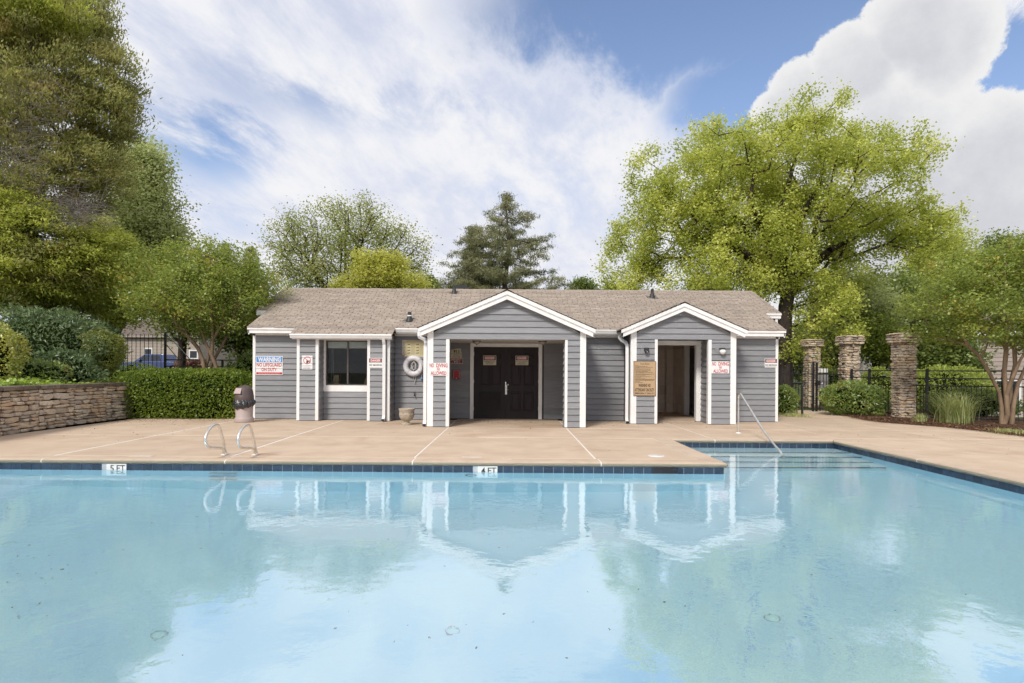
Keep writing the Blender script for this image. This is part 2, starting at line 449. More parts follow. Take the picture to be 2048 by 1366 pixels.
def water_mat():
    m = bpy.data.materials.new('water'); m.use_nodes = True; nt = m.node_tree; nt.nodes.clear()
    out = nt.nodes.new('ShaderNodeOutputMaterial')
    p = geo_pos(nt)
    n1 = noise(nt, scaled(nt, p, 1.0, 1.0, 1.0), 7.0, 3.0, .5); n2 = noise(nt, p, 1.3, 2.0, .5)
    bm = nt.nodes.new('ShaderNodeBump'); bm.inputs['Strength'].default_value = 1.0; bm.inputs['Distance'].default_value = 1.0
    nt.links.new((n1 * .0019 + n2 * .0036).s, bm.inputs['Height'])
    rf = nt.nodes.new('ShaderNodeBsdfRefraction'); rf.inputs['IOR'].default_value = 1.33; rf.inputs['Roughness'].default_value = 0.0
    rf.inputs['Color'].default_value = (.97, .995, 1, 1)
    gl = nt.nodes.new('ShaderNodeBsdfGlossy'); gl.inputs['Roughness'].default_value = 0.0; gl.inputs['Color'].default_value = (1, 1, 1, 1)
    fr = nt.nodes.new('ShaderNodeFresnel'); fr.inputs['IOR'].default_value = WATER_IOR
    fi = nt.nodes.new('ShaderNodeFresnel'); fi.inputs['IOR'].default_value = 1.33     # seen from below
    g = nt.nodes.new('ShaderNodeNewGeometry'); bf = S(nt, g.outputs['Backfacing'])
    lw = nt.nodes.new('ShaderNodeLayerWeight'); lw.inputs['Blend'].default_value = .5; nt.links.new(bm.outputs[0], lw.inputs['Normal'])
    top = S(nt, lw.outputs['Facing']).pow(5.0) * .10 + WATER_F0
    fac = top * (1.0 - bf) + S(nt, fi.outputs[0]) * bf
    for n in (rf, gl, fr): nt.links.new(bm.outputs[0], n.inputs['Normal'])
    mx = nt.nodes.new('ShaderNodeMixShader'); nt.links.new(fac.s, mx.inputs[0])
    nt.links.new(rf.outputs[0], mx.inputs[1]); nt.links.new(gl.outputs[0], mx.inputs[2]); nt.links.new(mx.outputs[0], out.inputs[0])
    MAT['water'] = m


WATER_IOR = 1.33; WATER_F0 = .38
water_mat()


def glass_mat():
    m = bpy.data.materials.new('pane_glass'); m.use_nodes = True; nt = m.node_tree; nt.nodes.clear()
    out = nt.nodes.new('ShaderNodeOutputMaterial'); tr = nt.nodes.new('ShaderNodeBsdfTransparent'); gl = nt.nodes.new('ShaderNodeBsdfGlossy')
    tr.inputs[0].default_value = (.82, .86, .84, 1); gl.inputs['Roughness'].default_value = 0.02
    fr = nt.nodes.new('ShaderNodeFresnel'); fr.inputs['IOR'].default_value = 1.5
    mx = nt.nodes.new('ShaderNodeMixShader'); nt.links.new(fr.outputs[0], mx.inputs[0]); nt.links.new(tr.outputs[0], mx.inputs[1]); nt.links.new(gl.outputs[0], mx.inputs[2])
    nt.links.new(mx.outputs[0], out.inputs[0]); MAT['pane_glass'] = m


glass_mat()

# ------------------------------------------------------------------ the setting: ground, pool, deck
POOL_Y1, POOL_Y0, POOL_X0, POOL_X1 = 8.97, 1.1, -8.7, 6.6
ALC_X0, ALC_Y1 = 3.24, 12.07
WATER_Z = -0.163
MAIN, DOORW, G1, G2, BAYF, WINW = 16.35, 16.72, 14.3, 15.45, 15.78, 16.15


def sstep(a, b, x):
    t = np.clip((np.asarray(x, float) - a) / (b - a), 0, 1); return t * t * (3 - 2 * t)


WALL_PTS = [(-9.75, 8.6), (-10.02, 10.4), (-10.22, 11.8), (-10.42, 13.0), (-10.52, 14.2), (-10.58, 15.4), (-10.55, 16.5)]


def wall_x(y): return np.interp(y, [p[1] for p in WALL_PTS], [p[0] for p in WALL_PTS])


def ground_h(x, y):
    x, y = np.asarray(x, float), np.asarray(y, float)
    left = sstep(0.22, 0.36, wall_x(y) - x) * (.86 + .10 * sstep(11, 15, -x) + .04 * np.sin(x * 2.1 + y)) * (1 - sstep(70, 120, -x)) * sstep(5.0, 8.4, y)
    back = sstep(16.7, 18.2, y) * sstep(7.75, 8.4, -x) * (.62 + .2 * sstep(20, 45, y))
    left = np.where(y > 16.4, np.maximum(back, left * (1 - sstep(16.4, 17.2, y)) + back * sstep(16.4, 17.2, y)), left)
    rear = sstep(24, 40, y) * .35 * (1 - sstep(5, 12, x)) * (1 - sstep(7.7, 8.4, -x))
    right = -.50 * sstep(14.5, 19.5, x)
    z = left + rear + right - 0.03
    deck = (x > wall_x(y) - .2) & (x < 11.0) & (y < 16.9) & (y > -8)
    z = np.where(deck, -0.16, z)
    house = (x > -7.0) & (x < 7.3) & (y > 16.3) & (y < 22.6)
    z = np.where(house, -0.16, z)
    path = (x > 7.2) & (x < 10.9) & (y < 21.4) & (y > 16)
    z = np.where(path, -0.16, z)
    pool = ((x > POOL_X0 - .18) & (x < POOL_X1 + .18) & (y > POOL_Y0 - .18) & (y < POOL_Y1 + .18)) | ((x > ALC_X0 - .18) & (x < POOL_X1 + .18) & (y > 8) & (y < ALC_Y1 + .18))
    return np.where(pool, -2.6, z)


def gh(x, y): return float(ground_h(np.array([x]), np.array([y]))[0])


def build_ground():
    xs = np.unique(np.concatenate([np.linspace(-900, -60, 10), np.linspace(-60, -16, 23), np.arange(-16, 16.01, .25), np.linspace(16, 60, 23), np.linspace(60, 900, 10)]))
    ys = np.unique(np.concatenate([np.linspace(-200, -10, 6), np.arange(-10, 24.01, .25), np.linspace(24, 80, 29), np.linspace(80, 1500, 12)]))
    X, Y = np.meshgrid(xs, ys); Z = ground_h(X, Y)
    V = np.stack([X, Y, Z], -1).reshape(-1, 3); nx, ny = len(xs), len(ys)
    i, j = np.meshgrid(np.arange(nx - 1), np.arange(ny - 1)); a = (j * nx + i).ravel()
    o = link('ground', mesh_np('ground', V, np.stack([a, a + 1, a + 1 + nx, a + nx], 1), smooth=True), MAT['grass_ground'])
    tag(o, 'grassy and leaf strewn ground around the pool house', 'ground', kind='structure')


build_ground()


def floor_z(x): return -1.30 - 0.32 * float(sstep(-6.5, 2.5, -x)) if True else 0


def build_pool():
    basin = MB()
    xs = [POOL_X0] + [x * 1.0 for x in range(-8, 7)] + [POOL_X1]
    xs = sorted(set(xs + [ALC_X0]))
    zf = [floor_z(x) for x in xs]
    yend = lambda xa: ALC_Y1 if xa >= ALC_X0 - 1e-6 else POOL_Y1
    for k in range(len(xs) - 1):
        a, b = xs[k], xs[k + 1]; ye = yend(a)
        basin.add([(a, POOL_Y0, zf[k]), (b, POOL_Y0, zf[k + 1]), (b, ye, zf[k + 1]), (a, ye, zf[k])], [(0, 1, 2, 3)])
        basin.add([(a, ye, zf[k]), (b, ye, zf[k + 1]), (b, ye, -.04), (a, ye, -.04)], [(0, 1, 2, 3)])
        basin.add([(a, POOL_Y0, zf[k]), (b, POOL_Y0, zf[k + 1]), (b, POOL_Y0, -.04), (a, POOL_Y0, -.04)], [(3, 2, 1, 0)])
    for x, y0, y1 in ((POOL_X0, POOL_Y0, POOL_Y1), (POOL_X1, POOL_Y0, ALC_Y1), (ALC_X0, POOL_Y1, ALC_Y1)):
        z = floor_z(x); basin.add([(x, y0, z), (x, y1, z), (x, y1, -.04), (x, y0, -.04)], [(0, 1, 2, 3)])
    o = basin.build('pool_basin', MAT['plaster'])
    tag(o, 'pale blue plastered swimming pool basin', 'pool', kind='structure')
    # steps down into the alcove
    for k in range(4):
        zt = WATER_Z - .10 - .24 * k; y1 = ALC_Y1 - .002; y0 = ALC_Y1 - .62 - .36 * k
        MB().box(ALC_X0 + .002, POOL_X1 - .002, y0, y1 - k * .001, floor_z(5) - .01, zt).build('pool_step', MAT['plaster_step'], o)
        MB().box(ALC_X0 + .01, POOL_X1 - .01, y0 - .004, y0 + .035, zt - .045, zt + .004).build('step_edge', MAT['pool_tile'], o)
    # waterline tiles
    tw, th, zt = .1524, .150, -.075
    tile = MB().box(0, tw - .0065, 0, .006, -th, 0).mesh('tile', MAT['pool_tile'])
    def band(mb, a, b): mb.add([(*a, zt + .004), (*b, zt + .004), (*b, zt - th - .004), (*a, zt - th - .004)], [(0, 1, 2, 3)])
    gr = MB()
    e = .006
    segs = [((POOL_X0, POOL_Y1 - e), (ALC_X0 + e, POOL_Y1 - e)), ((ALC_X0 + e, POOL_Y1 - e), (ALC_X0 + e, ALC_Y1 - e)),
            ((ALC_X0 + e, ALC_Y1 - e), (POOL_X1 - e, ALC_Y1 - e)), ((POOL_X1 - e, ALC_Y1 - e), (POOL_X1 - e, POOL_Y0)), ((POOL_X0 + e, POOL_Y0), (POOL_X0 + e, POOL_Y1 - e))]
    for a, b in segs: band(gr, a, b)
    gr.build('grout_band', MAT['grout'], o)
    def tiles(a, b, rot, out, skip=()):
        a, b = Vector((*a, zt)), Vector((*b, zt)); d = (b - a); n = int(d.length / tw); d.normalize()
        for k in range(n):
            p = a + d * (k * tw + .002) + Vector((*out, 0)) * .006
            if any(s0 < p.x + tw * .5 < s1 for s0, s1 in skip): continue
            t = bpy.data.objects.new('tile', tile); COL.objects.link(t); t.parent = o
            t.location = p; t.rotation_euler = (0, 0, rot)
    ft5 = PX(235, POOL_Y1), .49; ft4 = PX(976, POOL_Y1), .49; skm = PX(1330, POOL_Y1), .60
    marks = [(ft5[0] - .15, ft5[0] + .15), (ft4[0] - .15, ft4[0] + .15), (skm[0] - .2, skm[0] + .2)]
    tiles((-8.2 - 3 * tw, POOL_Y1 - e), (ALC_X0, POOL_Y1 - e), 0, (0, -1), marks)
    tiles((POOL_X0 + e, POOL_Y0 + 3.4), (POOL_X0 + e, POOL_Y1), math.pi / 2, (1, 0))
    tiles((ALC_X0, ALC_Y1 - e), (POOL_X1, ALC_Y1 - e), 0, (0, -1))
    tiles((POOL_X1 - e, ALC_Y1), (POOL_X1 - e, POOL_Y0 + 3.4), -math.pi / 2, (-1, 0))
    for (cx, _), txt, where in ((ft5, '5 FT', 'just beyond the grab rails'), (ft4, '4 FT', 'midway between grab rails and skimmer')):
        mk = empty('depth_marker', (cx, POOL_Y1 - .006, zt))
        tag(mk, f'white depth tile reading {txt} in the blue waterline {where}', 'sign')
        x0 = cx - .15
        for q in range(2):
            MB().box(x0 + q * .151, x0 + q * .151 + .149, POOL_Y1 - .017, POOL_Y1 - .0062, zt - .15, zt).build('marker_tile', MAT['marker_tile'], mk)
        L, R = txt.split()
        text_on(mk, L, x0 + .055, x0 + .115, zt - .115, zt - .02, POOL_Y1 - .0185, 'ink_black', .010)
        text_on(mk, R, x0 + .155, x0 + .285, zt - .115, zt - .02, POOL_Y1 - .0185, 'ink_black', .010)
    # skimmer mouth
    s0, s1 = marks[2]
    sk = empty('pool_skimmer', (skm[0], POOL_Y1, zt)); tag(sk, 'dark skimmer mouth opening in the blue tile band', 'skimmer')
    MB().box(s0, s1, POOL_Y1 - .011, POOL_Y1 - .0062, zt - .15, zt).build('throat', MAT['black_paint'], sk)  # flat black plate, the opening's shade put into its colour
    fr = MB(); fr.box(s0, s1, POOL_Y1 - .02, POOL_Y1 - .0112, zt - .012, zt).box(s0, s0 + .012, POOL_Y1 - .02, POOL_Y1 - .0112, zt - .15, zt - .0121).box(s1 - .012, s1, POOL_Y1 - .02, POOL_Y1 - .0112, zt - .15, zt - .0121)
    fr.build('frame', MAT['black_paint'], sk)
    MB().prism([(POOL_Y1 - .013, zt - .06), (POOL_Y1 - .0112, zt - .135), (POOL_Y1 - .0112, zt - .06)], 'x', s0 + .02, s1 - .02).build('weir_flap', MAT['black_paint'], sk)
    # water
    def sheet(x0, x1, y0, y1): return [(x0, y0, WATER_Z), (x1, y0, WATER_Z), (x1, y1, WATER_Z), (x0, y1, WATER_Z)]
    w = MB(); w.add([(POOL_X0, POOL_Y0, WATER_Z), (POOL_X1 - e, POOL_Y0, WATER_Z), (POOL_X1 - e, ALC_Y1 - e, WATER_Z), (ALC_X0 + e, ALC_Y1 - e, WATER_Z), (ALC_X0 + e, POOL_Y1 - e, WATER_Z), (POOL_X0, POOL_Y1 - e, WATER_Z)], [(0, 1, 2, 3, 4, 5)])
    wo = w.build('pool_water', MAT['water']); tag(wo, 'clear rippled pool water reflecting sky and building', 'water', kind='structure')
    # floor inlets, seen through the water
    def on_floor(px, py):
        p = G(px, py, WATER_Z); h = math.hypot(p.x, p.y); th_ = math.atan2(h, CAMH - WATER_Z)
        tr = math.tan(math.asin(math.sin(th_) / 1.33)); q = p.copy()
        for _ in range(3):
            dz = WATER_Z - floor_z(q.x); q = p + Vector((p.x / h, p.y / h, 0)) * (tr * dz)
        return Vector((q.x, q.y, floor_z(q.x)))
    for px, py in ((586, 1030), (905, 1262), (1545, 1236), (25, 1016), (318, 1270), (1830, 1013), (18, 1087)):
        q = on_floor(px, py)
        if not (POOL_X0 + .2 < q.x < POOL_X1 - .2 and POOL_Y0 < q.y < POOL_Y1 - .1): continue
        f = empty('floor_inlet', q, label='round white inlet cover set in the blue pool floor', cat='pool fitting', group='inlet covers on the pool floor')
        MB().lathe([(.062, 0), (.062, .004), (.055, .006)], q, 20).build('rim', MAT['grout'], f)
        MB().lathe([(.054, .004), (.05, .008), (.02, .009), (.0, .009)], q, 20).build('cover', MAT['inlet'], f)
    # wall returns
    for px in (236, 943):
        x = PX(px, POOL_Y1); z = WATER_Z - .26
        r = empty('wall_return', (x, POOL_Y1, z), label='dark ringed return fitting on the pool wall below the %s depth tile' % ('5 FT' if px < 500 else '4 FT'), cat='pool fitting', group='return fittings on the far pool wall')
        MB().torus((x, POOL_Y1 - .012, z), .075, .012, 'y', 20, 6).build('ring', MAT['black_paint'], r)
        MB().disc((x, POOL_Y1 - .008, z), .07, .07).build('eyeball', MAT['plaster'], r)
    # leaves lying on the pool floor
    V, Fq = [], []
    for k in range(150):
        if k < 45: px, py = RNG.normal(90, 70), RNG.normal(1150, 60)
        elif k < 95: px, py = RNG.normal(1000, 330), RNG.normal(1035, 40)
        else: px, py = RNG.uniform(40, 2000), RNG.uniform(985, 1340)
        if py < 985: continue
        q = on_floor(px, py)
        if not (POOL_X0 + .1 < q.x < POOL_X1 - .1 and POOL_Y0 < q.y < POOL_Y1 - .05): continue
        a = RNG.uniform(0, 6.28); s = RNG.uniform(.006, .02) * (1.3 if k % 9 == 0 else .8); c, d = math.cos(a) * s, math.sin(a) * s; b = len(V)
        V += [(q.x + c, q.y + d, q.z + .006), (q.x - d * .55, q.y + c * .55, q.z + .012), (q.x - c, q.y - d, q.z + .005), (q.x + d * .55, q.y - c * .55, q.z + .008)]
        Fq.append((b, b + 1, b + 2, b + 3))
    lo = link('pool_leaf_litter', mesh_np('pool_leaf_litter', V, Fq), MAT['pool_litter'])
    tag(lo, 'scattered dark leaves lying on the pool floor', 'leaves', kind='stuff')
    return o


_text_cache = {}


def text_mesh(body, bold):
    cu = bpy.data.curves.new('txt', 'FONT'); cu.body = body; cu.size = 1.0; cu.resolution_u = 3; cu.offset = bold
    ob = bpy.data.objects.new('txt', cu)
    me = bpy.data.meshes.new_from_object(ob)
    bpy.data.objects.remove(ob); bpy.data.curves.remove(cu)
    return me


def text_on(parent, body, x0, x1, z0, z1, y, mat, bold=.02, name='lettering'):
    """flat lettering filling the rectangle, facing -Y"""
    me = text_mesh(body, bold); me.name = name
    n = len(me.vertices); co = np.zeros(n * 3, np.float32); me.vertices.foreach_get('co', co); co = co.reshape(-1, 3)
    mn, mxx = co.min(0), co.max(0); sc = (mxx - mn); sc[sc < 1e-6] = 1
    out = np.zeros_like(co)
    out[:, 0] = x0 + (co[:, 0] - mn[0]) / sc[0] * (x1 - x0); out[:, 2] = z0 + (co[:, 1] - mn[1]) / sc[1] * (z1 - z0); out[:, 1] = y
    me.vertices.foreach_set('co', out.ravel()); me.update(); me.materials.clear(); me.materials.append(MAT[mat])
    return link(name, me, None, parent, world=True)


pool = build_pool()


def build_deck():
    d = MB()
    base = [(-10.3, POOL_X0, -6, 16.8), (POOL_X0, POOL_X1 + .2, -6, POOL_Y0), (POOL_X1, 11.35, -6, 16.36), (POOL_X0, ALC_X0, POOL_Y1 + .02, 16.36), (ALC_X0 - .01, POOL_X1, ALC_Y1 + .02, 16.36), (-1.53, 1.3, 16.3, 16.75), (7.3, 11.3, 16.3, 21.6)]
    for k, (x0, x1, y0, y1) in enumerate(base): d.box(x0, x1, y0, y1, -.15, -.0035 - .0004 * k)
    o = d.build('pool_deck', MAT['sealant'])
    tag(o, 'tan concrete pool deck with pale sealed joints', 'deck', kind='structure')
    g = .016
    def slab(x0, x1, y0, y1, sk0=0.0, sk1=0.0):
        W_ = lambda x: next((w for c, w in ((-7.2, .036), (-4.42, .028)) if abs(x - c) < .12), g)
        g0, g1 = W_(x0), W_(x1)
        me = MB().prism([(x0 + g0, y0 + g * 1.6), (x1 - g1, y0 + g * 1.6), (x1 - g1 + sk1, y1 - g * 1.6), (x0 + g0 + sk0, y1 - g * 1.6)], 'z', -.10, 0).mesh('slab', MAT['concrete'])
        s = link('slab', me, None, o); m = s.modifiers.new('bevel', 'BEVEL'); m.width = .004; m.segments = 1; m.limit_method = 'ANGLE'
    cxs = [-7.2, -4.42, -1.53, 1.32]
    ya, yb, yc = POOL_Y1 + .30, 12.15, 14.15
    edges = [-10.3] + cxs + [ALC_X0 - .30]
    sk = {-7.2: -.10, -4.42: -.09, -1.53: 0, 1.32: 0, -10.3: 0}
    for a, b in zip(edges[:-1], edges[1:]):
        slab(a, b, ya, yb, sk.get(a, 0), sk.get(b, 0))
    rowb = [-10.3] + cxs + [4.15]
    for a, b in zip(rowb[:-1], rowb[1:]):
        s0, s1 = sk.get(a, 0), sk.get(b, 0)
        slab(a + s0, b + s1, yb, (16.4 if b < -1 else yc), s0, s1)
    slab(-1.53, 1.32, yc, 16.74); slab(1.32, 4.15, yc, 16.34)
    yb2 = ALC_Y1 + .30
    slab(4.15, 6.9, yb2, yc); slab(4.15, 7.35, yc, 16.34); slab(-10.3, -7.3, 16.4, 16.8)
    for a, b in ((6.9, 9.2), (9.2, 11.35)):
        for c, e in ((1.2, 4.4), (4.4, 7.8), (7.8, yb2), (yb2, yc)): slab(a, b, c, e)
    slab(7.35, 9.2, yc, 18.6); slab(9.2, 11.3, yc, 18.6); slab(7.4, 11.3, 18.6, 21.6)
    for a, b in ((-10.3, -6), (-6, -2), (-2, 2), (2, 6), (6, 11.3)): slab(a, b, -6, POOL_Y0 - .30)
    slab(-10.3, POOL_X0 - .3, POOL_Y0 - .30, 5); slab(-10.3, POOL_X0 - .3, 5, ya)
    slab(6.9, 11.3, POOL_Y0 - .30, 1.2)
    # bull-nosed coping, one piece between joints
    prof = [(.30, -.001), (.02, -.001), (-.015, -.006), (-.038, -.020), (-.045, -.037), (-.038, -.055), (-.015, -.069), (.03, -.074), (.30, -.074)]
    def cope(p, q, out, m0=0.0, m1=0.0):
        """from p to q along the pool's edge; out points away from the water; m: mitre slope at each end"""
        p, q, out = Vector((*p, 0)), Vector((*q, 0)), Vector((*out, 0)); d_ = (q - p).normalized(); n = len(prof)
        vs = []
        for e, m, sgn in ((p, m0, 1), (q, m1, -1)):
            for r, z in prof: vs.append(e + out * r + d_ * sgn * (.009 + m * r) + Vector((0, 0, z)))
        fs = [tuple(range(n)), tuple(range(2 * n - 1, n - 1, -1))] + [(i, (i + 1) % n, n + (i + 1) % n, n + i) for i in range(n)]
        mb = MB(); mb.add(vs, fs, False)
        c = mb.build('coping_piece', MAT['coping'], o)
        if not m0:                                          # pale sealant in the joint at this piece's start
            vs = [p + out * max(r + .002, -.043) - d_ * .010 * sg + Vector((0, 0, z - .001)) for sg in (1, -1) for r, z in prof]
            MB().add(vs, fs).build('joint_sealant', MAT['sealant'], o)
    xs = [POOL_X0] + [-7.12, -4.34, -1.5, 1.36] + [ALC_X0]
    for k, (a, b) in enumerate(zip(xs[:-1], xs[1:])): cope((a, POOL_Y1), (b, POOL_Y1), (0, 1), -1 if k == 0 else 0, 1 if k == 4 else 0)
    cope((ALC_X0, POOL_Y1), (ALC_X0, ALC_Y1), (-1, 0), 1, -1)
    cope((ALC_X0, ALC_Y1), (4.15, ALC_Y1), (0, 1), -1, 0); cope((4.15, ALC_Y1), (POOL_X1, ALC_Y1), (0, 1), 0, -1)
    ry = [ALC_Y1, 9.55, 6.4, 3.6, POOL_Y0]
    for k, (a, b) in enumerate(zip(ry[:-1], ry[1:])): cope((POOL_X1, a), (POOL_X1, b), (1, 0), -1 if k == 0 else 0, -1 if k == 3 else 0)
    for a, b in ((POOL_X1, 2), (2, -3), (-3, POOL_X0)): cope((a, POOL_Y0), (b, POOL_Y0), (0, -1), -1 if a == POOL_X1 else 0, -1 if b == POOL_X0 else 0)
    for a, b in ((POOL_Y0, 5), (5, POOL_Y1)): cope((POOL_X0, a), (POOL_X0, b), (-1, 0), -1 if a == POOL_Y0 else 0, -1 if a == 5 else 0)
    return o


def coping_mat():
    m, nt, b = mat_nodes('coping'); p = geo_pos(nt)
    n = noise(nt, p, 2.0, 6.0, .6); col = mixc(nt, n.step(.3, .7), (.60, .465, .345), (.50, .38, .28))
    # algae, dirt and painted-in shade on the upright face of the bull-nose
    ge = nt.nodes.new('ShaderNodeNewGeometry'); sep = nt.nodes.new('ShaderNodeSeparateXYZ'); nt.links.new(ge.outputs['True Normal'], sep.inputs[0]); nz = S(nt, sep.outputs[2])
    alg_shade = (1.0 - (nz + (noise(nt, p, 9.0, 5.0, .6) - .5) * .25).step(.55, .97)) * .9
    col = mixc(nt, alg_shade, col, (.215, .205, .15))
    nt.links.new(col.s, b.inputs['Base Color']); b.inputs['Roughness'].default_value = .8
    bn = nt.nodes.new('ShaderNodeBump'); bn.inputs['Strength'].default_value = .25; bn.inputs['Distance'].default_value = .01
    nt.links.new(noise(nt, p, 90, 5.0).s, bn.inputs['Height']); nt.links.new(bn.outputs[0], b.inputs['Normal'])
    MAT['coping'] = m


coping_mat()


def rust_stains():
    nt = MAT['concrete'].node_tree; b = nt.nodes['Principled BSDF']; src = b.inputs['Base Color'].links[0].from_socket; p = geo_pos(nt)
    sep = nt.nodes.new('ShaderNodeSeparateXYZ'); nt.links.new(p.s, sep.inputs[0]); x, y = S(nt, sep.outputs[0]), S(nt, sep.outputs[1]); n = noise(nt, p, 7.0, 4.0, .6)
    tot = None
    for cx, cy, rx, ry, k in ((-4.02, 9.52, .34, .16, .75), (-4.62, 9.47, .12, .07, .45), (2.6, 13.75, .75, .12, .35), (2.2, 13.6, .5, .08, .3)):
        dx, dy = (x - cx) / rx, (y - cy) / ry; e = (1.0 - ((dx * dx + dy * dy).sqrt() + (n - .5) * 1.2).clamp()) * k; tot = e if tot is None else tot.max(e)
    c = mixc(nt, tot, S(nt, src), (.36, .17, .06)); nt.links.new(c.s, b.inputs['Base Color'])


rust_stains()
deck = build_deck()

# ------------------------------------------------------------------ the pool house
EXPO = .152
E_Y, E_Z, R_Y, R_Z = 16.05, 2.51, 19.54, 4.05
PITCH = (R_Z - E_Z) / (R_Y - E_Y)
BRK_Y = 17.45
LX0, LX1, UX0, UX1 = -7.2, 7.44, -7.55, 7.92
G1X0, G1X1, G1C, G1A, G1H, G1S, G1F = -2.04, 1.78, -.13, 3.30, 2.12, .43, 14.10
G2X0, G2X1, G2C, G2A, G2H, G2S, G2F = 3.115, 5.85, 4.455, 3.166, 1.63, .43, 15.25


def build_house():
    H = empty('pool_house', (0, 16.4, 0), label='low grey clapboard pool house with white trim and brown shingle roof', cat='building')
    W = {}

    def board_y(x0, x1, z, y, h=EXPO, tops=None, name='siding_board'):
        """one clapboard on a wall that faces -Y; tops: x range at the top when it is cut to a slope"""
        t0, t1 = tops or (x0, x1)
        vs = [(x0, y, z), (x1, y, z), (x1, y - .036, z), (x0, y - .036, z), (t0, y, z + h + .012), (t1, y, z + h + .012), (t1, y - .005, z + h + .012), (t0, y - .005, z + h + .012)]
        MB().add(vs, [(0, 1, 2, 3), (4, 7, 6, 5), (3, 2, 6, 7), (0, 4, 5, 1), (0, 3, 7, 4), (1, 5, 6, 2)]).build(name, MAT['siding'], H)

    def board_x(y0, y1, z, x, s, h=EXPO):
        """clapboard on a wall that faces s*X"""
        MB().prism([(x, z), (x + s * .036, z), (x + s * .005, z + h + .012), (x, z + h + .012)], 'y', y0, y1).build('siding_board', MAT['siding'], H)

    def rows(z0, z1):
        z = z0
        while z < z1 - .02:
            yield z, min(EXPO, z1 - z); z += EXPO
    def side_y(x0, x1, y, z0=.015, z1=2.36):
        for z, h in rows(z0, z1): board_y(x0, x1, z, y, h)
    def side_x(y0, y1, x, s, z0=.015, z1=2.2):
        for z, h in rows(z0, z1): board_x(y0, y1, z, x, s, h)
    def trim(x0, x1, y0, y1, z0, z1, name='corner_trim', m='white_trim'):
        return MB().box(x0, x1, y0, y1, z0, z1).build(name, MAT[m], H, bevel=.004)

    # --- solid walls behind the boards
    wl = MB()
    wt = .14
    wl.box(-7.17, -5.70, MAIN + .001, MAIN + wt, 0, 2.40)                      # left
    wl.box(-3.30, -2.0, MAIN + .001, MAIN + wt, 0, 2.40)
    wl.box(1.76, 3.20, MAIN + .001, MAIN + wt, 0, 2.40)
    wl.box(5.80, 7.36, MAIN + .001, MAIN + wt, 0, 2.40)
    wl.box(-5.745, -5.172, BAYF + .001, MAIN + wt - .002, 0, 2.30)             # bay piers
    wl.box(-3.862, -3.268, BAYF + .001, MAIN + wt - .002, 0, 2.30)
    wl.box(-5.2, -3.84, WINW + .001, WINW + .10, 0, .80)                       # under and over the window
    wl.box(-5.2, -3.84, WINW + .001, WINW + .10, 2.24, 2.36)
    wl.box(G1X0 + .001, -1.521, G1 + .001, G1 + .25, 0, 2.36); wl.box(G1X0 + .001, -1.801, G1 + .25, DOORW + .1, 0, 2.36)                # porch piers
    wl.box(1.286, G1X1 - .001, G1 + .001, G1 + .25, 0, 2.36); wl.box(1.501, G1X1 - .001, G1 + .25, DOORW + .1, 0, 2.36)
    wl.box(-1.81, -1.02, DOORW + .001, DOORW + .1, 0, 2.3); wl.box(.79, 1.52, DOORW + .001, DOORW + .1, 0, 2.3); wl.box(-1.02, .79, DOORW + .001, DOORW + .1, 2.08, 2.3)
    wl.prism([(G1X0, 2.131), (G1X1, 2.131), (G1X1, 2.38), (G1C, G1A - .13), (G1X0, 2.38)], 'y', G1 + .001, G1 + .10)
    wl.box(G2X0 + .001, 3.80, G2 + .001, MAIN + .1, 0, 2.36); wl.box(5.25, G2X1 - .001, G2 + .001, MAIN + .1, 0, 2.36)
    wl.prism([(G2X0, 2.221), (G2X1, 2.221), (G2X1, 2.40), (G2C, G2A - .13), (G2X0, 2.40)], 'y', G2 + .001, G2 + .10)
    wl.box(3.78, 3.95, MAIN + .001, MAIN + .12, 0, 2.3); wl.box(3.95, 5.27, MAIN + .001, MAIN + .12, 2.12, 2.3)
    wl.box(-7.17, -7.03, MAIN + wt, 22.6, 0, 2.40); wl.box(7.22, 7.36, MAIN + wt, 22.6, 0, 2.40); wl.box(-7.17, 7.36, 22.6, 22.74, 0, 2.40)
    for x0, x1 in ((-7.17, -7.03), (7.22, 7.36)):
        wl.prism([(MAIN + .02, 2.40), (22.7, 2.40), (19.54, R_Z - .16)], 'x', x0, x1)
    for x0, x1 in ((-7.46, -7.2), (7.4, 7.84)):
        wl.prism([(17.5, 2.75), (21.5, 2.75), (21.5, 3.0), (19.54, R_Z - .16), (17.5, 3.0)], 'x', x0, x1)
    wl.build('wall', MAT['sheathing'], H)

    # --- clapboards
    side_y(-7.10, -5.75, MAIN); side_y(-5.672, -5.25, BAYF, z1=2.22); side_y(-3.79, -3.345, BAYF, z1=2.22)
    side_x(BAYF + .02, WINW, -5.172, 1, z1=2.22); side_x(BAYF + .02, MAIN, -3.268, 1, z1=2.3)
    side_y(-5.148, -3.865, WINW, z1=.775)
    side_y(-3.24, -2.05, MAIN); side_y(1.80, 3.10, MAIN); side_y(5.86, 7.29, MAIN)
    side_y(-1.905, -1.60, G1, z1=2.13); side_y(1.345, 1.645, G1, z1=2.13)
    side_y(-1.80, -1.135, DOORW, z1=2.15); side_y(.905, 1.50, DOORW, z1=2.15)
    side_x(G1 + .26, DOORW - .03, -1.80, 1, z1=2.15); side_x(G1 + .26, DOORW - .03, 1.50, -1, z1=2.15); side_x(G1 + .11, G1 + .25, 1.286, -1, z1=2.13)
    side_y(3.255, 3.73, G2, z1=2.22); side_y(5.215, 5.71, G2, z1=2.22)
    side_x(G2 + .03, MAIN, 5.25, -1, z1=2.22)
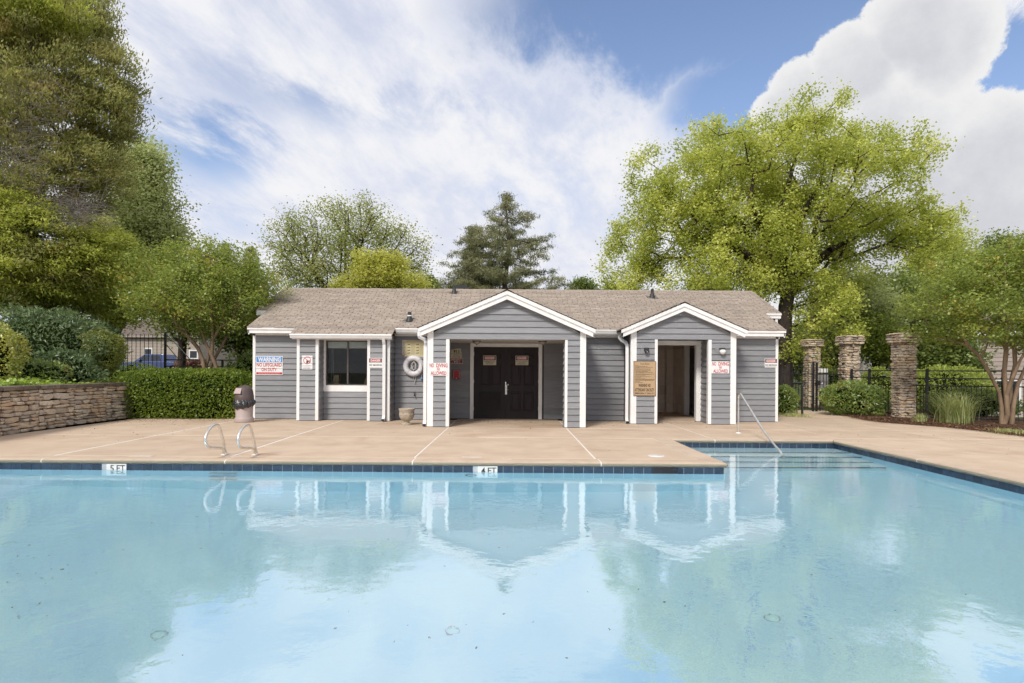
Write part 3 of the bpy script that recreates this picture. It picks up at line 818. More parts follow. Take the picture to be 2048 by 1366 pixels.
    # gables, boards cut to the slope
    for gx0, gx1, gy, gc, ga, gs, zb in ((-1.905, 1.645, G1, G1C, G1A - .20, G1S, 2.131), (3.255, 5.71, G2, G2C, G2A - .20, G2S, 2.221)):
        z = zb
        while z < ga - .03:
            def lim(zz): return max(gx0, gc - (ga - zz) / gs), min(gx1, gc + (ga - zz) / gs)
            b0, b1 = lim(z); z2 = min(z + EXPO, ga); t0, t1 = lim(min(z2 + .012, ga))
            if b1 - b0 > .08: board_y(b0, b1, z, gy, z2 - z, (t0, t1) if t1 > t0 else ((b0 + b1) / 2 - .005, (b0 + b1) / 2 + .005))
            z += EXPO

    # --- white corner boards
    for x0, x1, y, z1, dp in ((-7.175, -7.10, MAIN, 2.36, .1), (7.29, 7.365, MAIN, 2.36, .1), (-5.75, -5.672, BAYF, 2.23, .08), (-5.25, -5.168, BAYF, 2.23, .06),
                              (-3.868, -3.79, BAYF, 2.23, .08), (-3.345, -3.262, BAYF, 2.23, .1),
                              (-2.05, -1.905, G1, 2.42, .12), (-1.60, -1.517, G1, 2.13, .1), (1.282, 1.345, G1, 2.13, .1), (1.645, 1.79, G1, 2.42, .12),
                              (3.105, 3.255, G2, 2.46, .12), (3.73, 3.805, G2, 2.22, .1), (5.13, 5.215, G2, 2.22, .1), (5.71, 5.86, G2, 2.46, .12)):
        trim(x0, x1, y - .030, y + dp, .012, z1)

    # --- eaves: fascia, soffit, gutters
    def fascia(x0, x1, y, zt, h=.155):
        MB().box(x0, x1, y, y + .03, zt - h, zt - .03).build('fascia', MAT['white_trim'], H)
        MB().box(x0 - .012, x1 + .012, y - .028, y - .001, zt - .062, zt + .004).build('fascia_moulding', MAT['white_trim'], H, bevel=.006)
    fascia(-7.2, -5.85, E_Y + .02, E_Z); fascia(5.98, 7.44, E_Y + .02, E_Z)
    for x0, x1 in ((-7.19, -5.8), (-3.26, -2.06), (1.8, 3.1), (5.86, 7.42)):
        MB().box(x0, x1, E_Y + .05, MAIN - .03, 2.362, 2.375).build('soffit', MAT['soffit'], H)
        MB().box(x0 + .02, x1 - .02, MAIN - .03, MAIN - .001, 2.30, 2.361).build('frieze', MAT['white_trim'], H)
    def gutter(x0, x1, y, zt):
        prof = [(y, zt), (y - .115, zt), (y - .122, zt - .02), (y - .105, zt - .045), (y - .075, zt - .105), (y, zt - .105)]
        MB().prism(prof, 'x', x0, x1).build('gutter', MAT['gutter_white'], H)
    BZ = E_Z - PITCH * (E_Y - 15.62)
    MB().box(-5.84, -3.2, 15.64, 15.67, BZ - .145, BZ - .03).build('fascia', MAT['white_trim'], H)
    gutter(-5.86, -3.18, 15.638, BZ - .015)
    MB().box(-5.78, -3.24, 15.67, WINW - .02, BZ - .135, BZ - .12).build('soffit', MAT['soffit'], H)
    MB().box(-5.168, -3.87, WINW - .035, WINW - .001, 2.235, 2.335).build('frieze', MAT['white_trim'], H)
    for x0, x1 in ((-3.16, -2.28), (2.02, 2.98)):
        MB().box(x0, x1, E_Y + .02, E_Y + .05, E_Z - .155, E_Z - .03).build('fascia', MAT['white_trim'], H)
        gutter(x0, x1, E_Y + .018, E_Z - .012)

    # --- downspouts
    def spout(pts, w=.078, d=.06):
        pts = [Vector(p) for p in pts]; o_ = MB(); n = len(pts); vs = []
        side = Vector((1, 0, 0))
        for i, p in enumerate(pts):
            t = (pts[min(i + 1, n - 1)] - pts[max(i - 1, 0)]).normalized(); a = (side - t * side.dot(t)).normalized(); b = t.cross(a)
            vs += [p + a * sx * w / 2 + b * sy * d / 2 for sx, sy in ((-1, -1), (1, -1), (1, 1), (-1, 1))]
        fs = [(i * 4 + j, i * 4 + (j + 1) % 4, (i + 1) * 4 + (j + 1) % 4, (i + 1) * 4 + j) for i in range(n - 1) for j in range(4)]
        o_.add(vs, fs); ob = o_.build('downspout', MAT['gutter_white'], H)
        e = pts[-1]; MB().box(e.x - w * .42, e.x + w * .42, e.y - .014, e.y - .004, e.z - d * .42, e.z + d * .42).build('outlet', MAT['black_paint'], ob)  # black plate over the pipe end, painting the darkness inside
        k = MB().box(pts[-3].x - w * .56, pts[-3].x + w * .56, pts[-3].y - d * .56, pts[-3].y + d * .56, .98, 1.0); k.build('joint_band', MAT['gutter_white'], ob)
    spout([(-3.40, 15.58, BZ - .10), (-3.40, 15.63, BZ - .20), (-3.40, 15.68, BZ - .28), (-3.40, 15.69, 1.5), (-3.40, 15.69, .16), (-3.40, 15.66, .08), (-3.40, 15.56, .05)])
    spout([(-2.52, 15.95, 2.40), (-2.52, 15.93, 2.30), (-2.44, 15.6, 2.24), (-2.18, 14.75, 2.14), (-2.125, 14.52, 2.08), (-2.12, 14.42, 1.94), (-2.12, 14.40, 1.5), (-2.12, 14.40, .15), (-2.12, 14.37, .07), (-2.12, 14.28, .045)])
    spout([(2.90, 15.95, 2.40), (2.90, 15.94, 2.28), (2.94, 15.85, 2.22), (3.01, 15.68, 2.15), (3.03, 15.60, 2.08), (3.03, 15.57, 1.95), (3.03, 15.56, 1.5), (3.03, 15.56, .15), (3.03, 15.53, .07), (3.03, 15.44, .045)])

    # --- gable rakes
    def rake(gx, apex, half, slope, y):
        for s in (-1, 1):
            def bar(off0, off1, ya, yb, ext, nm):
                x_out = gx + s * (half + ext); zo = apex - slope * (half + ext)
                vs = []
                for yy in (ya, yb):
                    vs += [(gx, yy, apex - off0), (x_out, yy, zo - off0), (x_out, yy, zo - off1), (gx, yy, apex - off1)]
                MB().add(vs, [(0, 1, 2, 3), (4, 7, 6, 5), (0, 4, 5, 1), (1, 5, 6, 2), (2, 6, 7, 3), (3, 7, 4, 0)]).build(nm, MAT['white_trim'], H)
            bar(.045, .215, y + .03, y + .06, -.05, 'rake_board'); bar(.009, .10, y, y + .029, .0, 'rake_moulding')
            MB().add([(gx, y + .06, apex - .2), (gx + s * half, y + .06, apex - .2 - slope * half), (gx + s * half, y + .19, apex - .2 - slope * half), (gx, y + .19, apex - .2)], [(0, 1, 2, 3)]).build('soffit', MAT['soffit'], H)
    rake(G1C, G1A, G1H, G1S, G1F); rake(G2C, G2A, G2H, G2S, G2F)

    # --- roof
    rf = MB(); th = .05
    def slab(x0, x1, ya, za, yb, zb): rf.prism([(ya, za - th), (yb, zb - th), (yb, zb - .012), (ya, za - .012)], 'x', x0, x1)
    zb_ = E_Z + PITCH * (BRK_Y - E_Y)
    slab(LX0, LX1, E_Y, E_Z, BRK_Y, zb_); slab(UX0, UX1, BRK_Y, zb_, R_Y, R_Z); slab(UX0, UX1, R_Y, R_Z, R_Y + 3.6, R_Z - 3.6 * PITCH)
    slab(-5.86, -3.18, 15.60, E_Z - PITCH * (E_Y - 15.60), E_Y, E_Z)
    for c, a, h, s_, y0, yb in ((G1C, G1A, G1H, G1S, G1F, 17.85), (G2C, G2A, G2H, G2S, G2F, 17.55)):
        for sg in (-1, 1):
            x1 = c + sg * h; z1 = a - s_ * h
            y0 = y0 + .012
            rf.add([(c, y0, a - .012), (x1, y0, z1 - .012), (x1, yb, z1 - .012), (c, yb, a - .012), (c, y0, a - .055), (x1, y0, z1 - .055), (x1, yb, z1 - .055), (c, yb, a - .055)],
                   [(0, 1, 2, 3), (4, 7, 6, 5), (0, 4, 5, 1), (1, 5, 6, 2), (2, 6, 7, 3), (3, 7, 4, 0)])
    roof = rf.build('roof', MAT['roof_felt'], H)
    # the little eave returns where the roof steps out, and the white end boards
    MB().box(LX1 + .005, UX1 + .01, BRK_Y - .03, BRK_Y, zb_ - .16, zb_ - .02).build('fascia', MAT['white_trim'], H)
    MB().box(LX1 + .005, UX1 + .02, BRK_Y - .055, BRK_Y - .031, zb_ - .07, zb_ - .012).build('fascia_moulding', MAT['white_trim'], H)
    MB().box(UX0 - .01, LX0 - .005, BRK_Y - .03, BRK_Y, zb_ - .16, zb_ - .02).build('fascia', MAT['white_trim'], H)
    MB().box(7.78, 7.85, BRK_Y + .0, BRK_Y + .06, 2.4, zb_ - .1).build('corner_trim', MAT['white_trim'], H)
    for xa, ya, za, yb, zb2 in ((LX1 - .035, E_Y + .02, E_Z, BRK_Y, zb_), (UX1 - .035, BRK_Y + .01, zb_, R_Y, R_Z), (LX0 + .01, E_Y + .02, E_Z, BRK_Y, zb_), (UX0 + .01, BRK_Y + .01, zb_, R_Y, R_Z)):
        MB().prism([(ya, za - .19), (yb, zb2 - .19), (yb, zb2 - .052), (ya, za - .052)], 'x', xa, xa + .025).build('rake_board', MAT['white_trim'], H)

    # shingles: real tabs, joined because there are thousands
    rng = np.random.default_rng(5)
    V, Fq, T = [], [], []
    def shingle_plane(O, U, Vv, N, L, ulim, ex=.127, tw=.305):
        O, U, Vv, N = map(np.array, (O, U, Vv, N)); n = int(math.ceil(L / ex))
        for i in range(n):
            v0 = i * ex; v1 = min(v0 + ex + .03, L + .004); u0, u1 = ulim(v0 + ex * .5)
            u = u0 - (0 if i % 2 else tw / 2) - rng.uniform(0, .05); row = rng.normal(0, .05)
            while u < u1:
                a, b = max(u + .007, u0), min(u + tw - .007, u1); u += tw
                if b - a < .02: continue
                lift = .016 + abs(rng.normal(0, .004)); j = rng.normal(0, .004)
                q = [O + U * a + Vv * (v0 + j), O + U * b + Vv * (v0 + j), O + U * b + Vv * v1, O + U * a + Vv * v1]
                base = len(V)
                for p_ in (q[0] - N * .006, q[1] - N * .006): V.append(p_)
                V.append(q[0] + N * lift); V.append(q[1] + N * lift); V.append(q[2] + N * .001); V.append(q[3] + N * .001)
                Fq.extend([(base + 2, base + 3, base + 4, base + 5), (base, base + 1, base + 3, base + 2), (base, base + 2, base + 5, base), (base + 1, base + 4, base + 3, base + 1)][:2])
                t = float(np.clip(1 + row + rng.normal(0, .06), .6, 1.4)); T.extend([t] * 6)
    c_, s_ = 1 / math.hypot(1, PITCH), PITCH / math.hypot(1, PITCH)
    Lm = (R_Y - E_Y) / c_; vb = (BRK_Y - E_Y) / c_
    shingle_plane((0, E_Y - .02, E_Z), (1, 0, 0), (0, c_, s_), (0, -s_, c_), Lm, lambda v: (LX0 - .012, LX1 + .012) if v < vb else (UX0 - .012, UX1 + .012))
    shingle_plane((0, R_Y, R_Z), (1, 0, 0), (0, c_, -s_), (0, s_, c_), 3.6 / c_, lambda v: (UX0, UX1))
    Lb = (E_Y - 15.58) / c_
    shingle_plane((0, 15.58, E_Z - PITCH * (E_Y - 15.58) + .004), (1, 0, 0), (0, c_, s_), (0, -s_, c_), Lb + .02, lambda v: (-5.875, -3.165))
    for c, a, h, gs, y0, yb in ((G1C, G1A, G1H, G1S, G1F - .02, 17.84), (G2C, G2A, G2H, G2S, G2F - .02, 17.54)):
        cc, ss = 1 / math.hypot(1, gs), gs / math.hypot(1, gs)
        for sg in (-1, 1):
            shingle_plane((c + sg * (h + .015), y0, a - gs * (h + .015)), (0, 1, 0), (-sg * cc, 0, ss), (sg * ss, 0, cc), (h + .015) / cc, lambda v: (0, yb - y0))
    sh = link('shingles', mesh_np('shingles', V, Fq, T), MAT['shingle'], roof, world=False); sh.matrix_parent_inverse = (H.matrix_basis @ roof.matrix_parent_inverse @ roof.matrix_basis).inverted() if False else Matrix.Identity(4)
    sh['kind'] = 'stuff'
    rc = MB(); x = UX0
    while x < UX1:
        x2 = min(x + .30, UX1); dz = .010
        rc.add([(x, R_Y - .13, R_Z - .13 * PITCH + .012 + dz), (x2, R_Y - .13, R_Z - .13 * PITCH + .012), (x2, R_Y, R_Z + .014), (x, R_Y, R_Z + .014 + dz), (x, R_Y + .13, R_Z - .13 * PITCH + .012 + dz), (x2, R_Y + .13, R_Z - .13 * PITCH + .012)],
               [(0, 1, 2, 3), (3, 2, 5, 4)]); x += .15 * 1.9
    cap_ = rc.build('ridge_cap', MAT['shingle_cap'], roof); cap_.matrix_parent_inverse = Matrix.Identity(4)
    for c, a, gs, y0, yb in ((G1C, G1A, G1S, G1F - .02, 17.8), (G2C, G2A, G2S, G2F - .02, 17.5)):
        rc = MB(); y = y0
        while y < yb:
            rc.add([(c - .12, y, a - .12 * gs + .024), (c, y, a + .027), (c + .12, y, a - .12 * gs + .024), (c - .12, y + .29, a - .12 * gs + .013), (c, y + .29, a + .016), (c + .12, y + .29, a - .12 * gs + .013)], [(0, 1, 4, 3), (1, 2, 5, 4)]); y += .28
        k_ = rc.build('ridge_cap', MAT['shingle_cap'], roof); k_.matrix_parent_inverse = Matrix.Identity(4)

    # --- porch ceiling, restroom shell
    MB().box(-1.81, 1.51, G1 + .1, DOORW + .05, 2.152, 2.18).build('porch_ceiling', MAT['soffit'], H)
    MB().box(3.79, 5.26, G2 + .1, MAIN + .12, 2.302, 2.32).build('porch_ceiling', MAT['soffit'], H)

    # --- the double door
    DY = DOORW - .01; dx0, dx1, dz1 = PX(947, DOORW), PX(1076.6, DOORW), 2.045
    fx0, fx1, fz1 = dx0 - .10, dx1 + .10, 2.145
    fr = MB(); fr.box(fx0, dx0, DY - .045, DY + .10, .005, fz1).box(dx1, fx1, DY - .045, DY + .10, .005, fz1).box(dx0, dx1, DY - .045, DY + .10, dz1, fz1)
    fr.build('door_frame', MAT['white_trim'], H, bevel=.004)
    MB().box(dx0, dx1, DY - .03, DY + .1, .002, .018).build('threshold', MAT['alu'], H)
    mid = (dx0 + dx1) / 2
    for s0, s1, left in ((dx0 + .004, mid - .003, True), (mid + .003, dx1 - .004, False)):
        lf = MB().box(s0, s1, DY, DY + .045, .02, dz1 - .004).build('door', MAT['brown_door'], H)
        w = s1 - s0
        def panel(x0, x1, z0, z1):
            vs = []
            for ins, y in ((0, DY - .0005), (.012, DY - .011), (.028, DY - .004), (.045, DY - .004)):
                vs += [(x0 + ins, y, z0 + ins), (x1 - ins, y, z0 + ins), (x1 - ins, y, z1 - ins), (x0 + ins, y, z1 - ins)]
            vs2 = vs + [(x0 + .062, DY - .013, z0 + .062), (x1 - .062, DY - .013, z0 + .062), (x1 - .062, DY - .013, z1 - .062), (x0 + .062, DY - .013, z1 - .062)]
            fs = [(r * 4 + j, r * 4 + (j + 1) % 4, (r + 1) * 4 + (j + 1) % 4, (r + 1) * 4 + j) for r in range(4) for j in range(4)] + [(16, 17, 18, 19)]
            p = MB().add(vs2, fs).build('panel', MAT['brown_door'], lf); p.matrix_parent_inverse = Matrix.Identity(4)
        cols = ((s0 + w * .14, s0 + w * .45), (s0 + w * .55, s0 + w * .86)) if not left else ((s0 + w * .20, s0 + w * .50), (s0 + w * .54, s0 + w * .84))
        for a, b in cols:
            panel(a, b, 1.70, 1.87); panel(a, b, .96, 1.56)
            if not left: panel(a, b, .24, .78)
        if left:
            lv = MB(); a, b = s0 + w * .17, s0 + w * .84; lv.box(a - .03, b + .03, DY - .014, DY - .0005, .21, .24).box(a - .03, b + .03, DY - .014, DY - .0005, .78, .81).box(a - .03, a, DY - .014, DY - .0005, .2401, .7799).box(b, b + .03, DY - .014, DY - .0005, .2401, .7799)
            for k in range(15):
                z = .248 + k * .0355; lv.prism([(DY - .012, z), (DY - .001, z + .024), (DY - .001, z + .028), (DY - .012, z + .005)], 'x', a, b)
            l_ = lv.build('louvre', MAT['brown_door'], lf); l_.matrix_parent_inverse = Matrix.Identity(4)
            h_ = MB().box(mid - .025, mid + .006, DY - .010, DY - .0005, .70, 1.06).box(mid - .018, mid + .03, DY - .016, DY - .0101, .70, .97).build('astragal_plate', MAT['steel'], lf); h_.matrix_parent_inverse = Matrix.Identity(4)
        else:
            kx = mid + .055
            k_ = MB(); 
            for zc, r in ((.98, .032), (.84, .021)):
                vs = [(kx + rr * math.cos(t_), DY - yy, zc + rr * math.sin(t_)) for rr, yy in ((r * .5, .0), (r * .5, .03), (r, .035), (r, .05), (r * .6, .062), (0.002, .064)) for t_ in [2 * math.pi * j / 14 for j in range(14)]]
                k_.add(vs, [(i * 14 + j, i * 14 + (j + 1) % 14, (i + 1) * 14 + (j + 1) % 14, (i + 1) * 14 + j) for i in range(5) for j in range(14)], True)
            k2 = k_.build('knob', MAT['steel'], lf); k2.matrix_parent_inverse = Matrix.Identity(4)
        for z in (.25, 1.02, 1.80):
            xh = s0 - .002 if left else s1 + .002
            hg = MB().tube([(xh, DY - .012, z), (xh, DY - .012, z + .10)], .008, 6).build('hinge', MAT['white_trim'], lf); hg.matrix_parent_inverse = Matrix.Identity(4)

    # --- the window
    wx0, wx1, wz0, wz1 = -5.09, -3.90, .945, 2.17; Y = WINW
    wn = MB()
    wn.box(-5.15, wx0 - .001, Y - .03, Y + .02, .775, 2.234).box(wx1 + .001, -3.866, Y - .03, Y + .02, .775, 2.234).box(wx0, wx1, Y - .03, Y + .02, .775, wz0 - .001).box(wx0, wx1, Y - .03, Y + .02, wz1 + .001, 2.234)
    win = wn.build('window', MAT['white_trim'], H)
    fr = MB(); t = .035
    fr.box(wx0, wx1, Y - .015, Y + .06, wz0, wz0 + t).box(wx0, wx1, Y - .015, Y + .06, wz1 - t, wz1).box(wx0, wx0 + t, Y - .015, Y + .06, wz0 + t, wz1 - t).box(wx1 - t, wx1, Y - .015, Y + .06, wz0 + t, wz1 - t)
    xm = (wx0 + wx1) / 2; fr.box(xm - .022, xm + .022, Y - .010, Y + .06, wz0 + t, wz1 - t)
    f_ = fr.build('frame', MAT['alu'], win); f_.matrix_parent_inverse = Matrix.Identity(4)
    for a, b, yo in ((wx0 + t, xm - .022, .02), (xm + .022, wx1 - t, .012)):
        p = MB().add([(a, Y + yo, wz0 + t), (b, Y + yo, wz0 + t), (b, Y + yo, wz1 - t), (a, Y + yo, wz1 - t)], [(0, 1, 2, 3)]).build('pane', MAT['pane_glass'], win); p.matrix_parent_inverse = Matrix.Identity(4)
        bl = MB()
        for k in range(13): bl.box(a + .004, b - .004, Y + .03, Y + .055, wz1 - .048 - k * .0135, wz1 - .037 - k * .0135)
        q = bl.build('blind', MAT['blind'], win); q.matrix_parent_inverse = Matrix.Identity(4)
    cd = MB().tube([(wx0 + .14, Y + .08, wz1 - .15), (wx0 + .13, Y + .08, wz0 + .1), (wx0 + .16, Y + .08, wz0 + .05), (wx0 + .19, Y + .08, wz0 + .2), (wx0 + .16, Y + .08, wz1 - .15)], .004, 5).build('blind_cord', MAT['rope'], win); cd.matrix_parent_inverse = Matrix.Identity(4)
    # office behind the glass
    rm = MB(); rm.box(-6.9, -2.1, 19.9, 20.0, 0, 2.6).box(-6.95, -6.9, MAIN + wt, 19.9, 0, 2.6).box(-2.1, -2.05, DOORW + .11, 19.9, 0, 2.6).box(-6.9, -2.1, MAIN + wt, 19.9, -.06, -.005).box(-6.9, -2.1, MAIN + wt, 19.9, 2.42, 2.46)
    rm.build('office_interior', MAT['interior'], H)
    bx_ = MB().prism([(-4.16, .80), (-3.93, .80), (-3.93, 1.20), (-4.02, 1.22), (-4.12, 1.08)], 'y', WINW + .35, WINW + .75).box(-5.0, -4.86, WINW + .4, WINW + .6, .80, 1.22).build('office_furniture', MAT['sign_tan'], H)
    MB().box(-5.1, -3.9, WINW + .3, WINW + .9, .74, .80).build('office_counter', MAT['interior'], H)
    # --- restroom entry
    Y = MAIN
    dfm = MB().box(3.80, 3.955, Y - .03, Y + .14, .01, 2.111).box(5.10, 5.248, Y - .03, Y + .14, .01, 2.111).box(3.80, 5.248, Y - .03, Y + .14, 2.112, 2.235)
    dfm.build('doorway_frame', MAT['white_trim'], H, bevel=.004)
    sh_ = MB(); sh_.box(3.02, 6.9, Y + .12, 20.3, -.05, -.002).box(3.02, 6.9, Y + .12, 20.3, 2.30, 2.34).box(3.02, 3.12, Y + .12, 20.1, 0, 2.3).box(3.12, 5.56, 20.02, 20.12, 0, 2.3).box(5.475, 5.60, 18.76, 20.02, 0, 2.3).box(5.60, 6.9, 19.6, 19.7, 0, 2.3)
    sh_.build('restroom_wall', MAT['bath_wall'], H)
    MB().box(3.12, 5.47, Y + .125, 20.02, -.0018, .004).build('restroom_floor', MAT['concrete'], H)
    MB().box(5.465, 5.62, 18.68, 18.758, .005, 2.25).build('post', MAT['white_trim'], H)
    tl = MB().box(.002, .299, -.008, 0, .002, .299).mesh('bath_tile', MAT['bath_tile'])
    tl2 = MB().box(-.008, 0, .002, .299, .002, .299).mesh('bath_tile', MAT['bath_tile'])
    for k in range(8):
        for j in range(7):
            t_ = bpy.data.objects.new('bath_tile', tl); COL.objects.link(t_); t_.parent = H; t_.matrix_parent_inverse = Matrix.Translation((0, -16.4, 0)); t_.location = (3.13 + k * .302 if k < 7 else 5.17, 20.019, .005 + j * .302)
    for k in range(4):
        for j in range(7):
            t_ = bpy.data.objects.new('bath_tile', tl2); COL.objects.link(t_); t_.parent = H; t_.matrix_parent_inverse = Matrix.Translation((0, -16.4, 0)); t_.location = (5.474, 18.79 + k * .302, .005 + j * .302)
    for k in range(14): board_y(5.66, 6.85, .01 + k * EXPO, 19.598)

    # --- roof vents
    def vent(x, y, r, h, collar=False, big=False):
        z = E_Z + PITCH * (y - E_Y)
        if big:
            z = R_Z - PITCH * abs(y - R_Y); v = MB().box(x - .16, x + .16, y - .16, y + .16, z - .1, z + .16).box(x - .21, x + .21, y - .21, y + .21, z + .1601, z + .40)
            o_ = v.build('flue_vent', MAT['lead_black'], H); MB().box(x - .17, x + .17, y - .17, y + .17, z + .4001, z + .46).build('cap', MAT['lead_black'], o_).matrix_parent_inverse = Matrix.Identity(4); return
        v = MB(); v.lathe([(r, -.05), (r, h), (r * .8, h), (r * .8, h - .04)], (x, y, z), 14)
        v.lathe([(r * 2.3, -.02 ), (r * 1.5, .07), (r * 1.15, .14), (r, .15)], (x, y, z), 14)
        v.add([(x - r * 3.4, y - r * 3, z - r * 3 * PITCH + .02), (x + r * 3.4, y - r * 3, z - r * 3 * PITCH + .02), (x + r * 3.4, y + r * 3, z + r * 3 * PITCH + .02), (x - r * 3.4, y + r * 3, z + r * 3 * PITCH + .02)], [(0, 1, 2, 3)])
        o_ = v.build('vent_pipe', MAT['lead_black'], H)
        if collar: MB().lathe([(r * 1.05, .13), (r * 1.12, .14), (r * 1.12, .165), (r * 1.05, .17)], (x, y, z), 14).build('collar', MAT['white_trim'], o_).matrix_parent_inverse = Matrix.Identity(4)
    def roof_y(py):
        # depth on the main slope for a photo row near the picture's middle
        k = (HZ - py) / F_PX; return (E_Z - CAMH - PITCH * E_Y) / (k - PITCH)
    y = roof_y(588); vent(PX(907, y), y, .05, .26)
    y = roof_y(594); vent(PX(1303, y), y, .05, .28)
    y = roof_y(644); vent(PX(818, y), y, .055, .26, True)
    vent(PX(922, 20.1), 20.1, 0, 0, big=True)
    return H


paint('shingle_cap', (.42, .345, .285), (.33, .265, .22), .92, (1, 1, 1), 6, bump=.4, bscale=120, spec=.15)
house = build_house()

# ------------------------------------------------------------------ plants
def unit(v): return v / np.maximum(np.linalg.norm(v, axis=-1, keepdims=True), 1e-9)


def leaf_mesh(name, C, A, N, L, Wd, tint, fold=.18):
    """C centres, A long axis, N facing, L length, Wd width -> folded diamond leaves"""
    A = unit(A); B = unit(np.cross(N, A)); Nn = np.cross(A, B)
    L = np.broadcast_to(np.asarray(L, float), (len(C),))[:, None]; Wd = np.broadcast_to(np.asarray(Wd, float), (len(C),))[:, None]
    V = np.stack([C - A * L * .5, C + B * Wd * .5 + Nn * Wd * fold - A * L * .05, C + A * L * .5, C - B * Wd * .5 + Nn * Wd * fold - A * L * .05], 1)
    F_ = np.arange(len(C) * 4).reshape(-1, 4)
    return mesh_np(name, V.reshape(-1, 3), F_, np.repeat(tint, 4))


def skeleton(trunks, pts, rng, seg=.6, k=.35, sag=.06):
    """grow branches from trunk polylines out to every point; returns nodes, parent, tip index"""
    nodes, par, plen, tf = [], [], [], []
    for tr in trunks:
        prev = -1
        for qi, p in enumerate(tr):
            p = np.asarray(p, float)
            if qi == 0 and nodes:
                dn = np.linalg.norm(np.array(nodes) - p, axis=1)
                if dn.min() < .12: prev = int(dn.argmin()); continue
            nodes.append(p); par.append(prev); tf.append(qi / max(len(tr) - 1, 1))
            plen.append(0 if prev < 0 else plen[prev] + np.linalg.norm(p - nodes[prev])); prev = len(nodes) - 1
    start = np.array(nodes); free = [i for i in range(len(nodes)) if par[i] >= 0] or [0]
    d0 = np.min(np.linalg.norm(pts[:, None] - start[None, free], axis=2), axis=1)
    N = np.zeros((len(nodes) + len(pts) * 40, 3)); PL = np.full(len(N), 1e9); n = len(nodes); N[:n] = start; PL[:n] = plen
    PL0 = PL.copy()
    for i in range(n):
        if par[i] < 0: PL0[i] = 1e6
    tips = []
    for i in np.argsort(d0):
        p = pts[i]; dd = np.linalg.norm(N[:n] - p, axis=1); j = int(np.argmin(dd + k * PL0[:n])); d = dd[j]
        m = max(1, int(d / seg)); prev = j; a = N[j].copy()
        for q in range(1, m + 1):
            t = q / m; w = a + (p - a) * t
            if q < m:
                w = w + rng.normal(0, .05 * d / m + .02, 3); w[2] += sag * d * math.sin(math.pi * t)
            N[n] = w; PL0[n] = PL0[prev] + np.linalg.norm(w - N[prev]); par.append(prev); prev = n; n += 1
        tips.append(prev)
    skeleton.tf = tf
    return N[:n], np.array(par), np.array(tips)


def limb_mesh(name, N, par, tips, rt, k=5, pw=2.3, rmax=9, trunk_r=0.0):
    cnt = np.zeros(len(N)); cnt[tips] += 1
    for i in range(len(N) - 1, -1, -1):
        if par[i] >= 0: cnt[par[i]] += max(cnt[i], .0)
    r = np.minimum(rt * np.maximum(cnt, 1) ** (1 / pw), rmax)
    if trunk_r:
        tf = np.array(skeleton.tf); r[:len(tf)] = np.maximum(r[:len(tf)], trunk_r * (1 - .7 * tf))
    idx = np.where(par >= 0)[0]; a, b = N[par[idx]], N[idx]
    ra, rb = np.minimum(r[par[idx]], r[idx] * 1.6), r[idx]
    t = unit(b - a); up = np.where(np.abs(t[:, 2:3]) < .9, np.array([[0, 0, 1.]]), np.array([[1., 0, 0]]))
    u = unit(np.cross(t, up)); v = np.cross(t, u)
    ang = np.arange(k) * 2 * math.pi / k; cs, sn = np.cos(ang)[None, :, None], np.sin(ang)[None, :, None]
    ring = u[:, None] * cs + v[:, None] * sn
    V = np.concatenate([a[:, None] - t[:, None] * (ra * .3)[:, None, None] + ring * ra[:, None, None], b[:, None] + ring * rb[:, None, None]], 1).reshape(-1, 3)
    m = len(idx); base = (np.arange(m) * 2 * k)[:, None]; j = np.arange(k)[None]; j2 = (j + 1) % k
    F_ = np.stack([base + j, base + j2, base + k + j2, base + k + j], -1).reshape(-1, 4)
    return mesh_np(name, V, F_, smooth=True)


def crown_points(blobs, n, rng, shell=.55, minz=None):
    """points in a union of ellipsoids (centre, radii), biased to the outside"""
    vol = np.array([b[1][0] * b[1][1] * b[1][2] for b in blobs]); w = vol ** .8; w = w / w.sum(); out = []
    for b, c in zip(blobs, np.maximum((w * n).astype(int), 2)):
        d = unit(rng.normal(size=(c, 3))); r = rng.uniform(0, 1, (c, 1)) ** (1 / 3); r = r * (1 - shell) + np.maximum(r, rng.uniform(.6, 1, (c, 1))) * shell
        r = r * np.where(rng.uniform(0, 1, (c, 1)) < .10, rng.uniform(1.05, 1.32, (c, 1)), 1.0)
        q = np.array(b[1]); out.append(np.array(b[0]) + d * r * q + rng.normal(0, .10, (c, 3)) * q)
    p = np.concatenate(out)
    return p if minz is None else p[p[:, 2] > minz]


def rand_leaves(name, tips, per, spread, L, Wd, rng, mat, parent, droop=0.0, up=.5, flat=.8, tvar=.18, tmean=.5, clump_var=.22, outward=None, zstretch=1.0, hz=0.0):
    """leaves scattered round each tip"""
    n = len(tips) * per; c = np.repeat(tips, per, 0); o = rng.normal(0, 1, (n, 3)) * spread; o[:, 2] *= flat * zstretch
    C = c + o; C[:, 2] -= np.abs(rng.normal(0, droop, n)) if droop else 0
    A = rng.normal(0, 1, (n, 3)); A[:, 2] = A[:, 2] * .6 - droop * .8
    if outward is not None: A = A * .6 + unit(c - outward) * 1.0
    Nn = rng.normal(0, 1, (n, 3)); Nn[:, 2] = np.abs(Nn[:, 2]) + up
    ct = rng.normal(tmean, clump_var, len(tips)); T = np.repeat(ct, per) + rng.normal(0, tvar, n) + hz * (C[:, 2] - c[:, 2])  # hz lightens clump tops: light from above painted into the tint
    s = rng.uniform(.7, 1.25, n)
    return link(name, leaf_mesh(name, C, A, unit(Nn), L * s, Wd * s, np.clip(T, 0, 1.15)), MAT[mat], parent, world=False)


def px_blob(px, py, rx, rz, Y, ry=None):
    p = P(px, py, Y); k = Y / F_PX
    return ((p.x, p.y, p.z), (rx * k, ry if ry else rx * k, rz * k))


